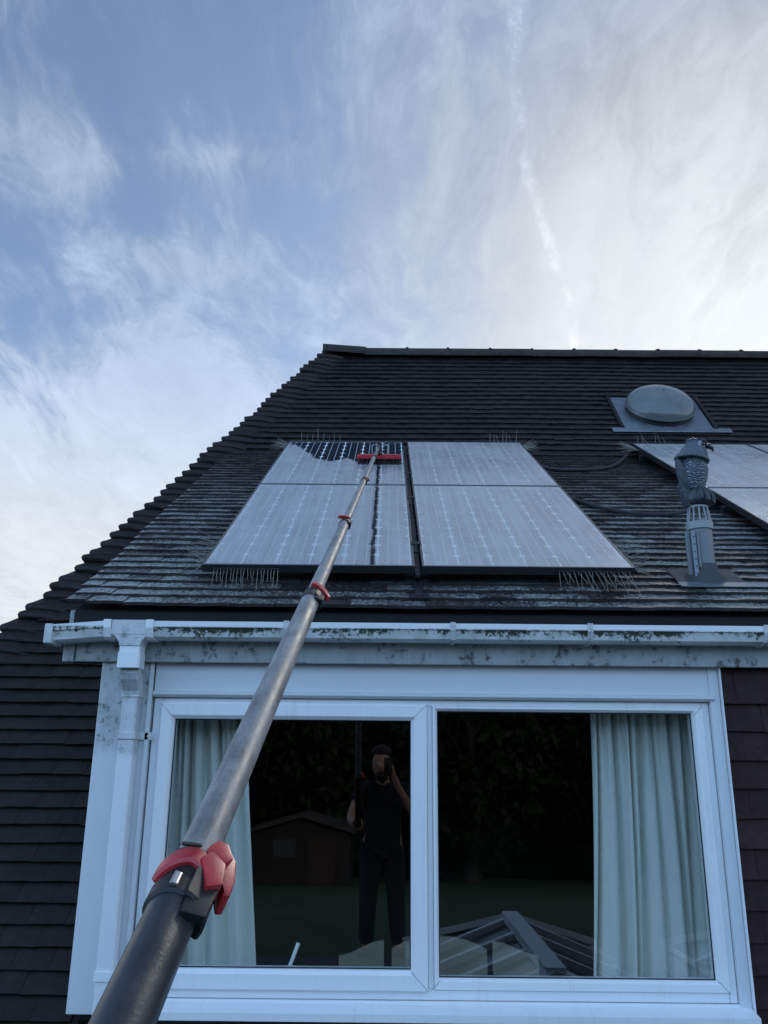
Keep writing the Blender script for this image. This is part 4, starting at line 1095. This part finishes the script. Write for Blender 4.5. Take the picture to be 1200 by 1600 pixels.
    for k in range(420):
        x_, y_ = rn.uniform(-.160, .160), rn.uniform(-.030, .030)
        d = Vector((rn.gauss(0, .006), y_ * .35 + rn.gauss(0, .004), -.041))
        tube(bm, [bx @ Vector((x_, y_, .002)), bx @ (Vector((x_, y_, .002)) + d)], .0022, 4, False)
    b_ = obj('bristles', bm, simple('dark_bristle', (.02, .016, .018), .6), br); b_['kind'] = 'stuff'
    bm = BM(); tube(bm, [at(5.52), at(POLE_L), at(POLE_L + .025, 0, -.012), bx @ Vector((0.007, .17, .040))], [.011, .011, .012, .010], 12); obj('gooseneck', bm, M_BLACK, t, smooth=True)
    bm = BM(); box(bm, (-.010, -.02, .030), (.024, .17, .042), .004, bx); obj('hinge', bm, M_BLACK, t)
    for sx in (-1, 1):
        bm = BM(); tube(bm, smooth_path([bx @ Vector((.01 + sx * .01, .16, .065)), bx @ Vector((.01 + sx * .045, .155, .075)), bx @ Vector((.005 + sx * .060, .10, .072)), bx @ Vector((.005 + sx * .055, .03, .028))]), .0042, 8); obj('water_hose', bm, M_CAGE, t, smooth='all')
pole()

# ------------------------------------------------------------------ roof lanterns below the window (they show as reflections in the glass)
def lantern(cx, label):
    t = empty('roof_lantern', (cx, 2.2, -1.395), label, 'roof lantern', 'white framed roof lanterns below the window')
    zr, ze = -.955, -1.225; x0, x1 = cx - .66, cx + .66; y0, y1 = .95, 3.36; ya, yb_ = 1.57, 3.05
    bm = BM()
    for a, b in (((x0, y0), (x1, y0 + .07)), ((x0, y1 - .07), (x1, y1)), ((x0, y0 + .07), (x0 + .07, y1 - .07)), ((x1 - .07, y0 + .07), (x1, y1 - .07))): box(bm, (a[0], a[1], -1.395), (b[0], b[1], ze), .004)
    obj('kerb', bm, M_UPVC, t)
    def bar(name, p, q, w, h):
        p, q = Vector(p), Vector(q); r, u, a = frame3(q - p, (0, 0, 1)); bm = BM()
        prism(bm, [(-w / 2, -h / 2), (w / 2, -h / 2), (w / 2, h / 2), (-w / 2, h / 2)], lambda i, j: p + r * i + u * j, lambda i, j: q + r * i + u * j); obj(name, bm, M_UPVC, t)
    bar('ridge_bar', (cx, ya - .02, zr), (cx, yb_ + .02, zr), .10, .05)
    for xx in (x0, x1):
        bar('hip_bar', (cx, ya, zr), (xx, y0 + .02, ze + .01), .06, .04); bar('hip_bar', (cx, yb_, zr), (xx, y1 - .02, ze + .01), .06, .04)
        for y in (1.62, 2.05, 2.5, 2.95): bar('rafter', (cx, y, zr - .01), (xx, y, ze + .01), .055, .04)
    bar('rafter', (cx, ya, zr - .01), (cx, y0 + .02, ze), .055, .04)
    dz = .02
    for poly in (((cx, ya, zr - dz), (cx, yb_, zr - dz), (x1, y1, ze - dz), (x1, y0, ze - dz)), ((cx, ya, zr - dz), (cx, yb_, zr - dz), (x0, y1, ze - dz), (x0, y0, ze - dz)), ((cx, ya, zr - dz), (x0, y0, ze - dz), (x1, y0, ze - dz)), ((cx, yb_, zr - dz), (x0, y1, ze - dz), (x1, y1, ze - dz))):
        bm = BM(); f = bm.faces.new([bm.verts.new(q) for q in poly]); e = bmesh.ops.extrude_face_region(bm, geom=[f]); bmesh.ops.translate(bm, vec=(0, 0, -.012), verts=[v for v in e['geom'] if isinstance(v, bmesh.types.BMVert)])
        obj('pane', bm, simple('tinted_roof_glass', (.012, .016, .022), .25), t)
lantern(.81, 'white framed roof lantern reflected as rafters at the bottom of the right pane')
lantern(2.62, 'second white roof lantern, its corner reflected over the right curtain')

# ------------------------------------------------------------------ garden behind the photographer, seen only in the glass
def leaf_cloud(rn, n, rx, ry, rz, size):
    V, F = [], []
    for k in range(n):
        while True:
            p = np.array([rn.uniform(-1, 1) for _ in range(3)])
            if np.linalg.norm(p) < 1: break
        rr = np.linalg.norm(p); p = p / max(rr, .01) * rr ** .45
        p *= (rx, ry, rz); p += .22 * np.array([noise.noise(Vector(p * 1.3 + s)) for s in (0, 9, 18)]) * rx
        a = np.array([rn.gauss(0, 1) for _ in range(3)]); a /= np.linalg.norm(a); b = np.cross(a, [rn.gauss(0, 1) for _ in range(3)]); b /= np.linalg.norm(b)
        s = size * rn.uniform(.6, 1.3); i = len(V)
        V += [tuple(p + a * s), tuple(p + b * s * .5), tuple(p - a * s), tuple(p - b * s * .5)]; F.append((i, i + 1, i + 2, i + 3))
    return V, F
M_LEAF = simple('dark_leaves', (.022, .038, .015), .75, 0, .5, 3, 0, .2); M_BARK = simple('bark', (.06, .05, .04), .9, 0, .3, 12)
crowns = []
for k in range(2):
    V, F = leaf_cloud(random.Random(20 + k), 5200, 2.3, 2.0, 3.2, .16); me = bpy.data.meshes.new('crown'); me.from_pydata(V, [], F); me.materials.append(M_LEAF); crowns.append(me)
bm = BM(); tube(bm, [(0, 0, 0), (.05, 0, 1.2), (.0, .05, 3.0), (.02, 0, 5.5)], [.22, .17, .13, .05], 10)
for a in range(6): tube(bm, [(0, 0, 2 + a * .5), (math.cos(a * 2.2) * .8, math.sin(a * 2.2) * .8, 2.9 + a * .5), (math.cos(a * 2.2) * 1.6, math.sin(a * 2.2) * 1.5, 3.5 + a * .5)], [.07, .05, .02], 6)
trunk_me = bpy.data.meshes.new('trunk'); bm.to_mesh(trunk_me); bm.free(); trunk_me.materials.append(M_BARK)
TREES = [(-9.5, -13.5, .9), (-5.6, -15.5, 1.0), (-1.6, -16.5, .92), (2.2, -15.0, 1.0), (6.0, -16.0, .94), (9.8, -14.0, 1.0), (13.5, -13.0, .9), (-13, -11, .9)]
for k, (x_, y_, s) in enumerate(TREES):
    t = empty('tree', (x_, y_, gz(y_) - .02), 'dark leafy tree along the garden end, a faint reflection in the window', 'tree', 'dark trees reflected in the window')
    c = link(crowns[k % 2], 'crown', t, (x_, y_, gz(y_) + 3.6 * s)); c.scale = (s, s, s); c.rotation_euler.z = k * 1.3
    q = link(trunk_me, 'trunk', t, (x_, y_, gz(y_) - .02)); q.scale = (s, s, s)
rn = random.Random(41)
me = bpy.data.meshes.new('garden_hedge'); bm = BM(); box(bm, (-20, -.35, 0), (20, .05, 6.2))  # solid box core added inside the leaves to close sky gaps
for k in range(26000):
    p = Vector((rn.uniform(-20, 20), rn.uniform(-.6, .6), rn.uniform(0, 6.4))); a = Vector((rn.gauss(0, 1), rn.gauss(0, 1), rn.gauss(0, 1))).normalized(); b = a.cross(Vector((rn.gauss(0, 1), rn.gauss(0, 1), rn.gauss(0, 1)))).normalized()
    z_ = rn.uniform(.14, .28); bm.faces.new([bm.verts.new(q) for q in (p + a * z_, p + b * z_ * .6, p - a * z_, p - b * z_ * .6)])
bm.to_mesh(me); bm.free(); me.materials.append(M_LEAF)
tag(link(me, 'garden_hedge', None, (0, -18.2, gz(-18.2))), 'tall dark hedge across the end of the garden, faintly reflected', 'hedge')
def shed():
    G = gz(-12.6)
    t = empty('garden_shed', (-1.75, -12.6, G), 'brown garden shed with a low gable, faintly reflected beside the man', 'shed')
    x0, x1, y0, y1, h = -2.9, -.75, -13.8, -12.0, 1.12; cx = (x0 + x1) / 2
    bm = BM(); prism(bm, [(x0, G), (x1, G), (x1, G + h), (cx, G + h + .30), (x0, G + h)], lambda x, z: (x, y0, z), lambda x, z: (x, y1, z)); obj('wall', bm, simple('shed_boards', (.022, .014, .012), .8, 0, .3, 8), t)
    for sx in (-1, 1):
        bm = BM(); e = cx + sx * 1.25; prism(bm, [(cx, G + h + .33), (e, G + h - .02), (e, G + h + .03), (cx, G + h + .38)], lambda x, z: (x, y0 - .1, z), lambda x, z: (x, y1 + .12, z)); obj('roof', bm, simple('shed_roof', (.06, .048, .045), .8), t)
    bm = BM(); box(bm, (x0 + .45, y1 + .002, G + .62), (x0 + .95, y1 + .03, G + .98), .004); obj('window', bm, simple('shed_pane', (.06, .075, .075), .2), t)
    bm = BM(); box(bm, (cx + .15, y1 + .002, G + .02), (cx + .75, y1 + .03, G + 1.0), .004); obj('door', bm, simple('shed_door', (.045, .022, .014), .7), t)
shed()

# ------------------------------------------------------------------ the photographer (a reflection in the left pane)
def person():
    t = empty('person', (-.02, -.44, GZ), 'man in dark clothes holding up a phone, reflected in the left pane', 'person')
    def skin(name, verts, edges, radii, m, sub=2, root=0):
        me = bpy.data.meshes.new(name); me.from_pydata([tuple(v) for v in verts], edges, []); me.materials.append(m)
        o = link(me, name, t)
        o.modifiers.new('skin', 'SKIN').use_smooth_shade = True
        for i, r in enumerate(radii):
            sv = me.skin_vertices[0].data[i]; sv.radius = r if hasattr(r, '__len__') else (r, r); sv.use_root = (i == root)
        s_ = o.modifiers.new('sub', 'SUBSURF'); s_.levels = sub; s_.render_levels = sub
        return o
    V, E, Rr = [], [], []
    def add(p, r, par=None):
        V.append(p); Rr.append(r); 
        if par is not None: E.append((par, len(V) - 1))
        return len(V) - 1
    pel = add((-.02, -.46, -.66), (.15, .11)); sp = add((-.02, -.47, -.50), (.14, .10), pel); ch = add((-.02, -.46, -.33), (.16, .11), sp); nk = add((-.025, -.43, -.20), (.06, .06), ch)
    jw = add((-.03, -.36, -.125), (.062, .070), nk); fc = add((-.035, -.335, -.05), (.074, .088), jw); tp = add((-.035, -.345, .045), (.070, .082), fc); add((-.035, -.36, .09), (.040, .05), tp)
    add((-.035, -.235, -.065), (.012, .014), fc)         # nose
    for sx in (-1, 1): add((-.035 + sx * .083, -.35, -.045), (.012, .022), fc)   # ears
    for sx in (-1, 1):
        h = add((-.02 + sx * .10, -.46, -.72), (.095, .10), pel); k = add((-.02 + sx * .12, -.44, -1.14), (.062, .065), h); an = add((-.02 + sx * .14, -.47, -1.53), (.040, .042), k); add((-.02 + sx * .15, -.33, -1.585), (.036, .028), an)
    # right arm lifted to the phone
    sh = add((.165, -.44, -.25), (.062, .062), ch); el = add((.265, -.30, -.48), (.044, .044), sh); wr = add((.095, -.13, -.20), (.030, .026), el); pm = add((.070, -.085, -.125), (.036, .018), wr)
    for k, (dx, dy, dz, l) in enumerate(((.0, .0, .055, 1.), (-.012, .006, .050, 1.), (-.02, .010, .040, .95), (-.024, .012, .026, .8))):
        a = add((.062 + dx * .5, -.068, -.105 + dz), (.0095, .0095), pm); b = add((.045 + dx * .6, -.040, -.085 + dz * 1.1), (.0088, .0088), a); add((.030 + dx, -.020, -.08 + dz * 1.05), (.008, .008), b)
    a = add((.055, -.105, -.10), (.011, .011), wr); b = add((.035, -.085, -.07), (.010, .010), a); add((.012, -.050, -.045), (.009, .009), b)
    # left arm down to the pole
    gp_ = PA + PD * -.90
    sh = add((-.205, -.43, -.25), (.062, .062), ch); el = add((-.300, -.24, -.50), (.044, .044), sh); wr = add((gp_.x - .030, gp_.y - .085, gp_.z - .005), (.030, .026), el); pm = add((gp_.x - .040, gp_.y - .020, gp_.z - .005), (.020, .038), wr)
    for k in range(4):
        o = PD * (.028 - .02 * k)
        a = add(gp_ + o + Vector((-.034, .0, .024)), .0095, pm); b = add(gp_ + o + Vector((.006, -.008, .040)), .0090, a); c = add(gp_ + o + Vector((.036, -.006, .014)), .0085, b); add(gp_ + o + Vector((.030, .004, -.018)), .0078, c)
    a = add(gp_ + Vector((-.028, -.055, -.036)), .012, wr); b = add(gp_ + Vector((.0, -.030, -.042)), .0105, a); add(gp_ + Vector((.026, -.010, -.030)), .0095, b)
    skin('body', V, E, Rr, simple('skin', (.46, .27, .20), .5, 0, .1, 12, .0004), 2)
    dark = simple('dark_shirt', (.009, .010, .014), .85); navy = simple('dark_trousers', (.010, .010, .014), .85)
    V, E, Rr = [], [], []
    a0 = add((-.02, -.46, -.86), (.185, .150)); a = add((-.02, -.46, -.70), (.185, .145), a0); b = add((-.02, -.47, -.50), (.168, .128), a); c = add((-.02, -.46, -.33), (.185, .130), b); add((-.025, -.44, -.235), (.085, .08), c)
    for sx, s, e in ((1, (.170, -.44, -.255), (.225, -.36, -.385)), (-1, (-.21, -.43, -.255), (-.262, -.325, -.39))): q = add(s, .080, c); add(e, .066, q)
    skin('shirt', V, E, Rr, dark)
    V, E, Rr = [], [], []
    a = add((-.02, -.46, -.62), (.172, .135))
    for sx in (-1, 1): h = add((-.02 + sx * .10, -.46, -.78), (.11, .115), a); k = add((-.02 + sx * .12, -.44, -1.14), (.082, .085), h); add((-.02 + sx * .14, -.47, -1.54), (.068, .07), k)
    skin('trousers', V, E, Rr, navy)
    hairm = simple('dark_hair', (.012, .010, .009), .7, 0, .3, 60, .003)
    bm = BM(); ellipsoid(bm, (-.035, -.365, .055), (.090, .100, .075), 20, 12); obj('hair', bm, hairm, t, smooth='all')
    bm = BM(); ellipsoid(bm, (-.033, -.318, -.138), (.062, .062, .050), 16, 10); obj('beard', bm, hairm, t, smooth='all')
    for sx in (-1, 1):
        bm = BM(); ellipsoid(bm, (-.035 + sx * .032, -.262, -.035), (.013, .010, .010), 10, 8); obj('eye', bm, simple('eye_white', (.5, .5, .5), .3), t, smooth='all')
        bm = BM(); box(bm, (-.02 + sx * .145 - .05, -.53, GZ), (-.02 + sx * .145 + .05, -.25, GZ + .085), .025, None, 3); obj('shoe', bm, simple('black_shoe', (.015, .015, .016), .5), t, smooth=True)
    bm = BM(); box(bm, (-.014, -.016, -.130), (.058, -.007, .016), .004, None, 2)
    tag(obj('phone', bm, M_BLACK, smooth=True), 'black phone held up in front of the face of the reflected man', 'phone')
person()
